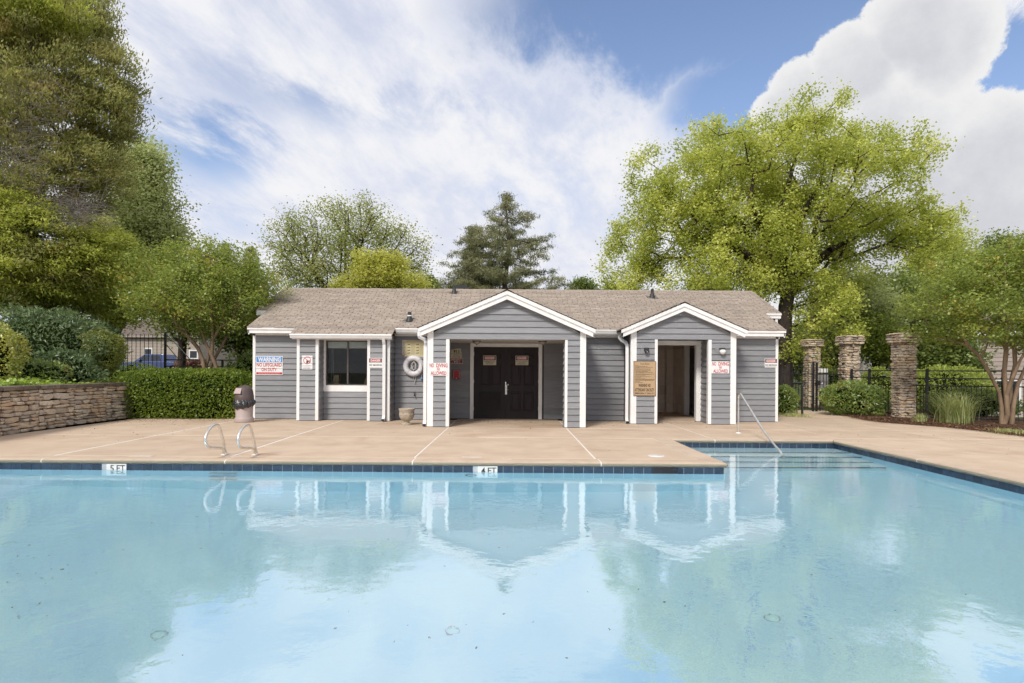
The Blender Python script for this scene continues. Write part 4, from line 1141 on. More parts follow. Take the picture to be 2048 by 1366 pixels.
def finish(T):
    for c in T.children: c.matrix_parent_inverse = Matrix.Translation(-Vector(T.location))
    return T


def tree(name, label, base, trunks, blobs, n, per, spread, L, Wd, leaf, bark, seed, cat='tree', group=None, rt=.012, pw=2.2, seg=.6, k=.35, sag=.05, minz=None, shell=.55, sides=5, rmax=.5, trunk_r=0.0, **kw):
    rng = np.random.default_rng(seed)
    T = empty(name, base, label=label, cat=cat, group=group)
    pts = crown_points(blobs, n, rng, shell, minz)
    N, par, tips = skeleton(trunks, pts, rng, seg, k, sag)
    link('trunk', limb_mesh('trunk', N, par, tips, rt, sides, pw, rmax, trunk_r), MAT[bark], T)
    rand_leaves('crown', N[tips], per, spread, L, Wd, rng, leaf, T, **kw)
    return finish(T)


def bgtree(label, px, py_top, rx, Y, leaf, seed, n=130, per=70, py_bot=None, group='trees behind the pool house', name='broadleaf_tree', size=.30, bark='dark_bark', lumps=7, tmean=.5, zb=None, tdx=0.0):
    """a whole tree: crown of uneven lumps between the given photo rows"""
    rng = np.random.default_rng(seed); c = P(px, py_top, Y); k = Y / F_PX; x = c.x; g0 = gh(x, Y)
    zt = c.z; zb = zb if zb is not None else (P(px, py_bot, Y).z if py_bot else g0 + (zt - g0) * .22)
    H, R = zt - zb, rx * k; blobs = []
    for q in range(lumps):
        a = rng.uniform(0, 6.28); f = q / max(lumps - 1, 1); rr = R * (.30 + .18 * rng.uniform()) * (1.15 - .5 * f)
        rad = (R - rr) * (1 - .75 * f ** 1.5) * rng.uniform(.6, 1)
        blobs.append(((x + math.cos(a) * rad, Y + math.sin(a) * rad, zb + H * (.16 + .70 * f)), (rr * 1.15, rr * 1.15, rr * .9 if f < .9 else rr)))
    blobs.append(((x, Y, zb + H * .45), (R * .72, R * .72, H * .38))); blobs.append(((x, Y, zt - H * .16), (R * .42, R * .42, H * .16)))
    tr = [[(x + tdx, Y, g0 - .2), (x + .1 + tdx, Y, g0 + (zb - g0) * .6), (x, Y, zb + H * .25), (x - .1, Y, zb + H * .55)]]
    return tree(name, label, (x + tdx, Y, g0), tr, blobs, int(n * 1.2), int(per * 1.5), R * .13 + .12, size * .72, size * .46, leaf, bark, seed, group=group, rt=.02, seg=1.0, tmean=tmean)


def birch_big():
    Y = 25.0; rng = np.random.default_rng(21)
    b0 = P(1572, 700, Y); g0 = gh(b0.x, Y)
    tr = []
    q = lambda px, py, dy=0: tuple(P(px, py, Y + dy))
    base = [(b0.x + .05, Y, g0 - .2), (b0.x, Y, g0 + 1.0), q(1568, 660), q(1571, 612), q(1575, 590)]
    tr.append(base)
    f = base[-1]
    for path in (((1560, 560), (1545, 520), (1530, 480), (1500, 400)), ((1580, 550), (1590, 510), (1600, 440), (1640, 360)), ((1570, 555), (1565, 500), (1560, 420), (1590, 320)),
                 ((1610, 545), (1660, 500), (1720, 470)), ((1520, 530), (1470, 495), (1440, 478), (1360, 470))):
        tr.append([f] + [q(x, y, rng.uniform(-1.2, 1.2)) for x, y in path])
    B = [(1300, 470, 75, 80), (1265, 530, 55, 55), (1290, 345, 38, 60), (1370, 380, 75, 75), (1345, 440, 90, 70), (1440, 330, 90, 80), (1470, 270, 60, 45), (1550, 300, 110, 70), (1540, 380, 120, 90), (1600, 240, 70, 32),
         (1680, 280, 70, 50), (1745, 275, 50, 52), (1770, 320, 35, 40), (1690, 370, 95, 75), (1620, 430, 130, 85), (1740, 450, 90, 60), (1800, 440, 75, 50), (1860, 440, 48, 38), (1830, 490, 60, 50),
         (1480, 470, 110, 80), (1400, 510, 70, 50), (1560, 520, 80, 60), (1700, 530, 80, 60), (1630, 590, 60, 60), (1580, 660, 45, 50), (1650, 640, 50, 45), (1490, 555, 70, 30), (1370, 560, 60, 25), (1240, 560, 35, 22), (1610, 700, 45, 30)]
    blobs = []
    for px, py, rx, rz in B:
        p = P(px, py, Y); k = Y / F_PX; dy = rng.normal(0, 1.5); blobs.append(((p.x, Y + dy, p.z), (rx * k, max(rx * k * 1.15, 1.2), rz * k)))
    T = empty('birch_tree', (b0.x, Y, g0), label='tall spreading tree with bright yellow-green leaves beside the pool house gable end', cat='tree')
    pts = crown_points(blobs, 1250, rng, .6)
    N, par, tips = skeleton(tr, pts, rng, .55, .30, .05)
    link('trunk', limb_mesh('trunk', N, par, tips, .0075, 6, 1.95, .30, .26), MAT['dark_bark'], T)
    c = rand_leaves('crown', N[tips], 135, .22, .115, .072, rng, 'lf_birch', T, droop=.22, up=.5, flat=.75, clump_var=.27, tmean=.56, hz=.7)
    return finish(T)


birch_big()


def myrtle(label, base, stems, blobs, n, per, seed, spread=.15, tmean=.45):
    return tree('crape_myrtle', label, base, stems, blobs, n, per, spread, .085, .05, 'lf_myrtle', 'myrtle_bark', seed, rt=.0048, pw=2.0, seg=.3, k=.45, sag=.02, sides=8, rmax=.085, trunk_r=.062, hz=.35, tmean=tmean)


def left_myrtle():
    Y = 17.7; q = lambda px, py, dy=0: tuple(P(px, py, Y + dy)); g0 = gh(P(420, 745, Y).x, Y)
    B = [(300, 560, 45, 55, .3), (350, 535, 60, 45, -.4), (410, 520, 60, 45, .2), (470, 530, 55, 45, -.3), (515, 570, 42, 50, .1), (330, 610, 60, 40, -.5), (400, 590, 75, 55, -.7), (470, 600, 65, 50, -.5), (440, 560, 70, 55, .6), (505, 615, 35, 30, .2), (370, 570, 70, 55, .7), (300, 615, 35, 35, .2), (420, 640, 60, 25, .2)]
    blobs = []
    for px, py, rx, rz, dy in B:
        p = P(px, py, Y); k = Y / F_PX; blobs.append(((p.x, Y + dy, p.z), (rx * k, max(rx * k, .8), rz * k)))
    stems = [[q(411, 752), q(405, 720), q(395, 695), q(375, 672), q(350, 645), q(330, 620)], [q(413, 752, .1), q(412, 730, .1), q(420, 705, .2), q(425, 680, .3), q(430, 650, .3), q(445, 610, .3)],
             [q(438, 752, -.1), q(430, 728, -.1), q(423, 710, -.1), q(410, 685, -.2), q(402, 660, -.3), q(395, 620, -.3)], [q(416, 750, .2), q(425, 722, .2), q(445, 690, .3), q(460, 660, .4), q(480, 630, .4)], [q(424, 709, -.1), q(425, 680, -.1), q(440, 655, -.3), q(465, 640, -.5)]]
    p = P(420, 752, Y)
    return myrtle('multi-stemmed crape myrtle growing behind the clipped hedge by the grey gable end', (p.x, Y, g0), stems, blobs, 420, 84, 31, tmean=.58)


left_myrtle()


def right_myrtle():
    Y = 15.8; q = lambda px, py, dy=0: tuple(P(px, py, Y + dy))
    B = [(1890, 640, 55, 40, 0), (1860, 590, 40, 40, .4), (1930, 590, 60, 50, -.4), (1990, 560, 60, 50, .2), (2040, 600, 60, 55, -.4), (1960, 640, 60, 40, -.6), (2030, 660, 60, 40, -.3), (1940, 540, 45, 40, .5), (2000, 520, 50, 38, .3), (2070, 540, 60, 60, .5), (2110, 620, 60, 60, 0), (1915, 670, 40, 22, .4), (2000, 610, 60, 50, .7), (2090, 690, 50, 25, 0), (2025, 500, 40, 30, 0)]
    blobs = []
    for px, py, rx, rz, dy in B:
        p = P(px, py, Y); k = Y / F_PX; blobs.append(((p.x, Y + dy, p.z), (rx * k, max(rx * k, .75), rz * k)))
    stems = [[q(2004, 856), q(2003, 815), q(1998, 785), q(1978, 745), q(1960, 715), q(1935, 690)], [q(2012, 858, -.1), q(2015, 830, -.1), q(2012, 790, -.1), q(2008, 745, -.1), q(2012, 700, -.2), q(2010, 650, -.2)],
             [q(2022, 856, .05), q(2026, 815), q(2035, 770), q(2050, 735), q(2065, 695), q(2080, 640)], [q(2016, 854, .15), q(2022, 810, .2), q(2020, 770, .3), q(2030, 730, .3), q(2028, 690, .4), q(2000, 640, .4)], [q(2012, 789, -.05), q(2025, 755, -.3), q(2040, 720, -.4), q(2060, 690, -.5)]]
    p = P(2012, 857, Y)
    return myrtle('crape myrtle with smooth tan stems in the mulch bed beside the railing', (p.x, Y, .02), stems, blobs, 400, 74, 33, .145, .6)


right_myrtle()


def cedar():
    rng = np.random.default_rng(41); Y = 19.5; q = lambda px, py, dy=0: tuple(P(px, py, Y + dy))
    p = P(55, 700, Y); g0 = gh(p.x, Y)
    T = empty('cedar_tree', (p.x, Y, g0), label='huge old cedar with olive and rust coloured foliage above the stone wall', cat='tree')
    tr = [[(p.x, Y, g0 - .2), q(50, 640), q(60, 560), q(50, 440), q(60, 300), q(50, 150), q(30, 20), q(20, -120)]]
    B = [(150, 150, 100, 60, -.5), (215, 185, 55, 45, 0), (190, 240, 60, 60, .3), (110, 60, 110, 60, .4), (40, 30, 100, 70, -1.2), (170, 90, 45, 60, .6), (100, 230, 90, 80, -.6), (20, 200, 90, 90, -1.5), (180, 330, 60, 60, -.4), (210, 365, 40, 55, .6), (110, 350, 100, 70, -.4), (30, 370, 80, 60, -1.3),
         (150, 430, 70, 40, .4), (60, -60, 120, 80, 0), (0, 120, 80, 100, .8), (-60, 100, 110, 150, 0), (-60, 350, 110, 160, 0), (225, 290, 30, 60, .8), (256, 176, 20, 14, 0), (258, 236, 22, 13, .2), (238, 118, 26, 20, .2), (205, 50, 28, 26, .3), (246, 205, 26, 16, -.4), (240, 262, 22, 16, .3), (175, 15, 30, 26, 0)]
    bl = []
    for px, py, rx, rz, dy in B:
        c = P(px, py, Y + dy); k = Y / F_PX; bl.append(((c.x, Y + dy, c.z), (rx * k, max(rx * k * .9, 1.0), rz * k)))
    pts = crown_points(bl, 1700, rng, .7)
    G = [(60, 480, 110, 55, -1.8), (20, 540, 90, 60, -2.2), (140, 540, 75, 50, -1.6), (200, 510, 45, 60, -1.0), (60, 585, 110, 35, -1.4), (190, 590, 50, 40, -.8), (110, 20, 60, 35, -1.5), (20, 20, 60, 30, -1.8), (-40, 500, 80, 80, -1.5), (40, 420, 60, 25, -2.0)]
    gl = []
    for px, py, rx, rz, dy in G:
        c = P(px, py, Y + dy); k = Y / F_PX; gl.append(((c.x, Y + dy, c.z), (rx * k, max(rx * k * .8, .9), rz * k)))
    pg = crown_points(gl, 900, rng, .7)
    N, par, tips = skeleton(tr, np.concatenate([pts, pg]), rng, .6, .12, -.05)
    link('trunk', limb_mesh('trunk', N, par, tips, .0075, 5, 2.0, .32), MAT['bark'], T)
    ax = np.array([p.x, Y, 6.0])
    tp = N[tips]; kg = np.zeros(len(tp), bool)
    d2 = np.min(np.linalg.norm(tp[:, None] - pg[None, ::3], axis=2), axis=1); kg = d2 < .35
    ol = tp[~kg]; gr = tp[kg]
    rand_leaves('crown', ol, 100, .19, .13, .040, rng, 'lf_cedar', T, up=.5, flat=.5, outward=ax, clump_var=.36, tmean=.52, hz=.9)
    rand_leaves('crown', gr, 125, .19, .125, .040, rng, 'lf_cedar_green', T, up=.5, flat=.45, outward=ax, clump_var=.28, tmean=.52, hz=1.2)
    # bare grey twigs on the shaded side
    V, Fq = [], []
    D = [(40, 270, 60, 70), (30, 330, 60, 50), (110, 400, 90, 50), (60, 190, 70, 60), (150, 420, 60, 30)]
    for px, py, rx, rz in D:
        for _ in range(260):
            a = P(px + rng.normal(0, rx * .5), py + rng.normal(0, rz * .5), Y - 1.9 + rng.normal(0, .5)); d = Vector((rng.normal(.6, .6), rng.normal(-.3, .4), rng.normal(-.1, .35))).normalized() * rng.uniform(.25, .8)
            b = a + d; w = Vector((0, 0, .006)) if abs(d.z) < .3 else Vector((.006, 0, 0)); m = len(V); V += [a - w, a + w, b + w * .3, b - w * .3]; Fq.append((m, m + 1, m + 2, m + 3))
    link('bare_twigs', mesh_np('bare_twigs', V, Fq), MAT['dead_twig'], T)
    return finish(T)


cedar()


def pines():
    for px, top, bot, rx, Y, seed, lab, cone in ((1013, 398, 590, 128, 46, 51, 'tall pine with layered dark boughs above the porch gable', 1.0), (948, 460, 590, 75, 47, 52, 'shorter pine standing close against the tall pine behind the ridge', .9),
                                                 (450, 492, 640, 60, 70, 53, 'distant pine beyond the crape myrtle and hedge', 1), (395, 500, 640, 45, 72, 54, 'distant pine half hidden by the pale leafy tree', 1), (500, 500, 640, 40, 74, 55, 'distant pine nearest the airy river birch', 1)):
        rng = np.random.default_rng(seed); c = P(px, top, Y); g0 = gh(c.x, Y); k = Y / F_PX; R = rx * k; zt = c.z; z0 = P(px, bot, Y).z
        T = empty('pine_tree', (c.x, Y, g0), label=lab, cat='tree', group='pines behind the pool house')
        tr = [[(c.x + .15 * math.sin(z * .7), Y, z) for z in np.linspace(g0 - .2, zt - .3, 26)]]
        pts = []
        for lay in np.linspace(0, 1, 15):
            z = z0 + (zt - z0) * lay; rl = R * (1.0 - lay) ** .62 * rng.uniform(.7, 1.1) * cone + .25
            for b in range(int(5 + 5 * (1 - lay))):
                a = rng.uniform(0, 6.28); rb = rl * rng.uniform(.55, 1.05)
                for f in np.linspace(.35, 1, max(2, int(rb / .55))):
                    pts.append((c.x + math.cos(a) * rb * f + rng.normal(0, .12), Y + math.sin(a) * rb * f + rng.normal(0, .12), z + rb * .16 * f + rng.normal(0, .14)))
        pts = np.array(pts)
        N, par, tips = skeleton(tr, pts, rng, .7, 0.02, .0)
        link('trunk', limb_mesh('trunk', N, par, tips, .012, 5, 2.1, .24), MAT['bark'], T)
        tp = N[tips]; per = 64; n = len(tp) * per; cc = np.repeat(tp, per, 0) + rng.normal(0, .20, (n, 3)) * [1, 1, .55]
        A = unit(rng.normal(0, 1, (n, 3)) + [0, 0, .5]); Nn = unit(rng.normal(0, 1, (n, 3)))
        t_ = np.repeat(rng.normal(.5, .25, len(tp)), per) + rng.normal(0, .15, n)
        link('crown', leaf_mesh('crown', cc, A, Nn, rng.uniform(.22, .36, n), .045, np.clip(t_, 0, 1)), MAT['lf_pine'], T)
        finish(T)


pines()


def airy_tree():
    Y = 38.0; q = lambda px, py, dy=0: tuple(P(px, py, Y + dy)); rng = np.random.default_rng(61)
    p = P(690, 600, Y); g0 = gh(p.x, Y); tr = []
    for path in (((640, 560), (610, 510), (580, 470)), ((670, 560), (640, 500), (620, 440)), ((690, 550), (690, 480), (690, 430)), ((705, 550), (725, 480), (740, 440)), ((720, 560), (760, 520), (800, 490)), ((660, 575), (600, 550), (560, 500))):
        tr.append([(p.x + rng.uniform(-.5, .5), Y, g0 - .2), tuple(P(690 + (path[0][0] - 690) * .5, 600, Y))] + [q(*c, rng.uniform(-1.5, 1.5)) for c in path])
    B = [(575, 470, 40, 40), (620, 440, 42, 40), (665, 430, 40, 38), (710, 430, 45, 40), (750, 445, 40, 40), (790, 480, 42, 40), (825, 510, 32, 40), (600, 520, 55, 50), (660, 500, 60, 50), (730, 500, 60, 50), (570, 540, 45, 40), (790, 540, 50, 40), (840, 555, 25, 22), (660, 555, 90, 30), (545, 480, 20, 20)]
    blobs = [px_blob(a, b, c, d, Y) for a, b, c, d in B]
    T = empty('river_birch', (p.x, Y, g0), label='airy many-stemmed tree with sparse olive leaves rising behind the roof', cat='tree')
    pts = crown_points(blobs, 620, rng, .4); N, par, tips = skeleton(tr, pts, rng, .7, .5, .02)
    link('trunk', limb_mesh('trunk', N, par, tips, .013, 5, 2.2, .2), MAT['dark_bark'], T)
    rand_leaves('crown', N[tips], 46, .42, .14, .09, rng, 'lf_river', T, droop=.2, tmean=.55)
    finish(T)


airy_tree()
Y_ = 31.0; c_ = P(765, 590, Y_)
tree('yellow_tree', 'low bright yellow tree in front of the airy river birch', (c_.x, Y_, gh(c_.x, Y_)), [[(c_.x, Y_, gh(c_.x, Y_) - .2), (c_.x, Y_, 2.5), tuple(P(760, 575, Y_)), tuple(P(765, 545, Y_))]],
     [px_blob(*b, Y_) for b in ((760, 545, 55, 30), (715, 568, 45, 18), (812, 565, 40, 20), (742, 516, 34, 16), (785, 522, 30, 18), (690, 578, 25, 10), (838, 574, 22, 10))], 330, 60, .20, .12, .075, 'lf_yellow', 'bark', 62, rt=.012, droop=.12)
bgtree('pale green leafy tree tucked behind the old cedar', 285, 275, 90, 27, 'lf_pale', 63, 330, 80, py_bot=600, size=.20, lumps=11, tmean=.8, tdx=-1.4)
bgtree('dark shady tree behind the tall black gate and the crape myrtle', 362, 540, 110, 34, 'lf_wood', 64, 180, 70, py_bot=645, size=.26)
bgtree('dark tree at the pool house gable end behind the crape myrtle', 480, 545, 75, 30, 'lf_wood', 65, 190, 70, py_bot=700, size=.24)
bgtree('mid green tree filling the gap between cedar and pale tree', 215, 460, 80, 24, 'lf_cedar_green', 66, 220, 80, py_bot=640, size=.18)
R_ = 'trees beyond the stone pillars'
bgtree('light green tree beyond the pillars, leaning against the bright birch crown', 1890, 470, 95, 36, 'lf_birch', 71, 320, 80, py_bot=650, group=R_, size=.22, tmean=.35)
bgtree('dark green cedar-like tree standing beyond the tallest stone pillar', 1790, 560, 110, 34, 'lf_wood', 72, 330, 80, py_bot=735, group=R_, size=.22)
bgtree('olive tree with rusty tips just beyond the gate pillars', 1700, 545, 90, 31, 'lf_pale', 73, 240, 75, py_bot=690, group=R_, size=.22)
bgtree('small fresh green tree with a forked dark trunk between two pillars', 1750, 635, 50, 29, 'lf_wood_light', 74, 120, 70, py_bot=720, group=R_, size=.18)
bgtree('tall dark tree rising over the beige house corner', 2010, 478, 80, 45, 'lf_wood', 75, 230, 80, py_bot=640, group=R_, size=.28)
bgtree('dark evergreen in front of the beige house beyond the railing', 1890, 630, 58, 24.3, 'lf_wood', 76, 220, 70, py_bot=760, group=R_, size=.2)
bgtree('shaded tree behind the gate and the nearest gate shrub', 1620, 640, 70, 36, 'lf_wood', 77, 180, 70, py_bot=760, group=R_, size=.22)
for i, (px, top, rx, lab) in enumerate(((1165, 560, 38, 'far round treetop showing over the ridge beside the tall pine'), (1225, 570, 24, 'tiny far treetop over the ridge beneath the birch crown'), (865, 556, 20, 'far treetop over the ridge between yellow tree and pines'), (1420, 562, 60, 'far treetop behind the roof vent under the birch'))):
    bgtree(lab, px, top, rx, 80, 'lf_wood', 80 + i, 60, 60, py_bot=610, size=.5, group='far treetops over the ridge')


def far_woods():
    rng = np.random.default_rng(91); C = []
    for _ in range(900):
        x = rng.uniform(-190, 190); y = 95 + rng.uniform(0, 25) - abs(x) * .12; h = rng.uniform(5, 9.5) + 1.5 * math.sin(x * .07)
        for _q in range(42): C.append((x + rng.normal(0, 1.6), y + rng.normal(0, 1.4), max(.1, h * rng.uniform(.02, 1.0) ** .7 + rng.normal(0, .4))))
    C = np.array(C); n = len(C)
    o = link('distant_woods', leaf_mesh('distant_woods', C, rng.normal(0, 1, (n, 3)), unit(rng.normal(0, 1, (n, 3)) + [0, -.4, .5]), rng.uniform(.8, 1.4, n), .8, np.clip(rng.normal(.45, .25, n), 0, 1)), MAT['lf_wood'])
    tag(o, 'continuous belt of distant green woods on the horizon', 'woods', kind='stuff')


far_woods()


def bush(name, label, c, r, n, L, Wd, leaf, seed, group=None, cat='shrub', shape=2.0, base=0.0, tmean=.5, stems=True, up=.5, clumps=60, jag=.12, core=.72, zcut=-.98):
    """dense shrub: leaves in a thick uneven skin round an added dark blocker"""
    rng = np.random.default_rng(seed); c = np.array(c, float); r = np.array(r, float)
    T = empty(name, (c[0], c[1], c[2] - r[2]), label=label, cat=cat, group=group)
    d = unit(rng.normal(0, 1, (n, 3))); d = d[d[:, 2] > zcut]; n = len(d)
    if shape != 2.0: d = d / (np.sum(np.abs(d) ** shape, 1, keepdims=True) ** (1 / shape))
    bump_c = unit(rng.normal(0, 1, (clumps, 3))); ph = rng.normal(0, 1, clumps)
    dots = unit(d) @ bump_c.T; near = np.argmax(dots, 1); bulge = (np.max(dots, 1) - .9) * 10 * jag + ph[near] * jag * .55
    rad = 1 + bulge * .8 - np.abs(rng.normal(0, .10, n)) + rng.exponential(.03, n)
    C = c + d * r * rad[:, None]
    A = rng.normal(0, 1, (n, 3)) * .7 + unit(d) * .9; Nn = unit(rng.normal(0, .8, (n, 3)) + unit(d) * .8 + [0, 0, up])
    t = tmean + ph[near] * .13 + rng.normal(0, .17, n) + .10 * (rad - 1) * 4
    s = rng.uniform(.7, 1.25, n)
    link('foliage', leaf_mesh('foliage', C, A, Nn, L * s, Wd * s, np.clip(t, 0, 1.15)), MAT[leaf], T)
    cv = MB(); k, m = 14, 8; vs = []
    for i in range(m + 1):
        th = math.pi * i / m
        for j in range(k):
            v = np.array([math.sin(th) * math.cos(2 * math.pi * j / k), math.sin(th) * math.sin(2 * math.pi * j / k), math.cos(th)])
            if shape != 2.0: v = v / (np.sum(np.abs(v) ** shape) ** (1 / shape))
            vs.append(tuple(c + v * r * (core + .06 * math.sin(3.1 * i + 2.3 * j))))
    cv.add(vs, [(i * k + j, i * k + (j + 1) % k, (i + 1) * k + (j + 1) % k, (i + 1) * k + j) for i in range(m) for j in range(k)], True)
    link('inner_blocker', cv.mesh('inner_blocker', MAT['core']), None, T)  # added dark solid that stands in for the shaded inside
    return finish(T)


# clipped hedge along the end of the deck
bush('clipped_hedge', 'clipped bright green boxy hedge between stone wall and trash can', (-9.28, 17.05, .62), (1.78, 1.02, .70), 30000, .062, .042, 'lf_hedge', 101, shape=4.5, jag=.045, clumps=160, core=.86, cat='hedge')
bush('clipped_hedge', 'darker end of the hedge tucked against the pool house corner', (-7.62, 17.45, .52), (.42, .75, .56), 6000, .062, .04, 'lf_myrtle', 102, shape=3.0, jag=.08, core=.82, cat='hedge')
nd = 'shrubs on the raised bed'
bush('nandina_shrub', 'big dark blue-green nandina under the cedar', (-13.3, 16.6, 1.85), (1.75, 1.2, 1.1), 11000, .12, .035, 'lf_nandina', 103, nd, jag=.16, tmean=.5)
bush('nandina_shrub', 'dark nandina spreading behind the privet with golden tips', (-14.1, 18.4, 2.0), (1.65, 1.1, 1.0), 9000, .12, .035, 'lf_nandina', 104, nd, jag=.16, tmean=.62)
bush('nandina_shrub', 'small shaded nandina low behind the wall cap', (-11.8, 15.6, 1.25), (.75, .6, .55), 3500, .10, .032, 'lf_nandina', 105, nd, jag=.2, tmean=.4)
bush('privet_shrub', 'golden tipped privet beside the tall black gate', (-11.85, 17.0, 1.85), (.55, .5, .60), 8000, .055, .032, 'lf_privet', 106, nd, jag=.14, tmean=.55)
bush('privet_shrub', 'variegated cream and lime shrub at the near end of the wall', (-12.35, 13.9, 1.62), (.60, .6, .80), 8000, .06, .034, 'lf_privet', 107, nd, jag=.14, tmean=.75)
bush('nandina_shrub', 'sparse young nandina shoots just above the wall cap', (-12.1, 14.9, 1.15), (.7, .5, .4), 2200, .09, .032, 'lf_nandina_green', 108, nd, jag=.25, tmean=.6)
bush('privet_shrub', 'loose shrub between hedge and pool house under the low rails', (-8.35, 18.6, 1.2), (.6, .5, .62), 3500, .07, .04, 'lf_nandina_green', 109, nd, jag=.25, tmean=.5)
bush('red_shrub', 'distant reddish shrub in the beds beyond the low rails', P(378, 729, 40), (.85, .5, .3), 2500, .18, .10, 'lf_red', 110, jag=.2)
bush('privet_shrub', 'yellow green ground shrub behind the tall gate pickets', (P(262, 742, 24).x, 24, 1.0), (1.1, .7, .45), 3000, .09, .05, 'lf_ivy', 111, nd, jag=.2, tmean=.8)
rb = 'shrubs by the gate and railing'
bush('nandina_shrub', 'feathery green nandina between gate and tallest pillar', (P(1715, 795, 19.0).x, 19.2, .50), (.95, .7, .52), 8000, .10, .03, 'lf_nandina_green', 112, rb, jag=.2, tmean=.55)
bush('nandina_shrub', 'green shrub squeezed between pool house corner and gate', (P(1572, 790, 19.2).x, 19.5, .42), (.42, .5, .5), 3500, .09, .03, 'lf_nandina_green', 113, rb, jag=.2, tmean=.5)
bush('round_shrub', 'broad rounded shrub behind the railing right of the tallest pillar', (P(1890, 752, 21.5).x, 21.5, .75), (1.55, 1.0, .85), 9000, .085, .05, 'lf_wood_light', 114, rb, jag=.14, tmean=.75)
bush('round_shrub', 'fresh green shrub behind the short rails between two pillars', (P(1760, 760, 23.5).x, 23.5, .7), (.95, .8, .8), 5000, .085, .05, 'lf_wood_light', 115, rb, jag=.16, tmean=.62)
bush('round_shrub', 'shrub filling the view through the gate bars', (P(1660, 770, 26).x, 26, .7), (1.0, .8, .8), 3500, .10, .06, 'lf_wood_light', 116, rb, jag=.2, tmean=.45)
bush('round_shrub', 'bushes behind the railing next to the ornamental grass', (P(1950, 790, 19.0).x, 19.2, .35), (1.3, .7, .5), 4500, .085, .05, 'lf_wood', 117, rb, jag=.2, tmean=.6)


def ivy():
    rng = np.random.default_rng(121); n = 15000
    y = rng.uniform(8.2, 17.6, n); x = wall_x(y) - .30 - rng.exponential(.75, n); z = ground_h(x, y) + .04 + np.abs(rng.normal(0, .07, n)) + .10 * np.maximum(0, np.sin(x * 3.1) * np.sin(y * 2.3))
    C = np.stack([x, y, z], 1)
    o = link('ground_cover', leaf_mesh('ground_cover', C, rng.normal(0, 1, (n, 3)) * [1, 1, .4], unit(rng.normal(0, .5, (n, 3)) + [.3, -.2, 1]), rng.uniform(.06, .11, n), .07, np.clip(rng.normal(.55, .25, n), 0, 1)), MAT['lf_ivy'])
    tag(o, 'bright leafy ground cover spilling to the stone wall cap', 'ground cover', kind='stuff')


ivy()


def grass_clump(name, label, c, n, h, w, leaf, seed, spread, group=None, cat='grass', base_r=.12):
    rng = np.random.default_rng(seed); T = empty(name, c, label=label, cat=cat, group=group); V, Fq, Tn = [], [], []
    for _ in range(n):
        a = rng.uniform(0, 6.28); b = Vector((c[0] + base_r * rng.normal() * .5, c[1] + base_r * rng.normal() * .5, c[2] - .02)); hh = h * rng.uniform(.55, 1.05); out = spread * rng.uniform(.15, 1.1)
        d = Vector((math.cos(a), math.sin(a), 0)); s = Vector((-d.y, d.x, 0)) * w * rng.uniform(.6, 1.2); t = float(np.clip(rng.normal(.5, .25), 0, 1.1)); m = len(V); K = 5
        for q in range(K + 1):
            f = q / K; p = b + d * out * f ** 1.6 + Vector((0, 0, hh * (1.75 * f - 1.0 * f * f))); ww = s * (1 - f) ** .7 if q < K else s * .03
            V += [p - ww, p + ww]; Tn += [t, t]
        for q in range(K): Fq.append((m + 2 * q, m + 2 * q + 1, m + 2 * q + 3, m + 2 * q + 2))
    link('blades', mesh_np('blades', V, Fq, Tn), MAT[leaf], T); return finish(T)


p = G(1908, 848); grass_clump('ornamental_grass', 'tall arching ornamental grass clump in front of the railing', (p.x, p.y, .02), 460, 1.15, .007, 'lf_grass', 131, 1.05, base_r=.34)
p = G(1950, 846); grass_clump('ornamental_grass', 'thin pale ornamental grass leaning beside the crape myrtle', (p.x, p.y + .5, .02), 200, 1.0, .006, 'lf_grass', 132, .85, base_r=.3)
p = G(2022, 868); grass_clump('liriope', 'low pale striped grass tuft at the foot of the crape myrtle', (p.x, p.y, .02), 260, .16, .007, 'lf_liriope', 133, .30, base_r=.35)
p = G(1590, 833); grass_clump('liriope', 'low pale striped grass strip beside the pool house corner', (p.x, p.y, .01), 300, .16, .007, 'lf_liriope', 134, .28, base_r=.45)
p = G(1822, 846); grass_clump('ornamental_grass', 'dry straw coloured grass tuft at the foot of the tallest pillar', (p.x + .25, p.y, .02), 160, .35, .006, 'lf_liriope', 135, .4)

# ------------------------------------------------------------------ stonework
def stone_variants(n, seed):
    out = []; rng = np.random.default_rng(seed)
    for q in range(n):
        bm = bmesh.new(); bmesh.ops.create_cube(bm, size=1.0)
        bmesh.ops.subdivide_edges(bm, edges=bm.edges[:], cuts=1, use_grid_fill=True)
        for v in bm.verts:
            c = v.co; e = sum(abs(x) > .49 for x in c)
            v.co = Vector(c) * (1.0 if e == 1 else .93 if e == 2 else .80)
            v.co += Vector(rng.normal(0, .045, 3) * (1, 1, .8))
        me = bpy.data.meshes.new('stone'); bm.to_mesh(me); bm.free(); me.materials.append(MAT['stone_piece']); out.append(me)
    return out


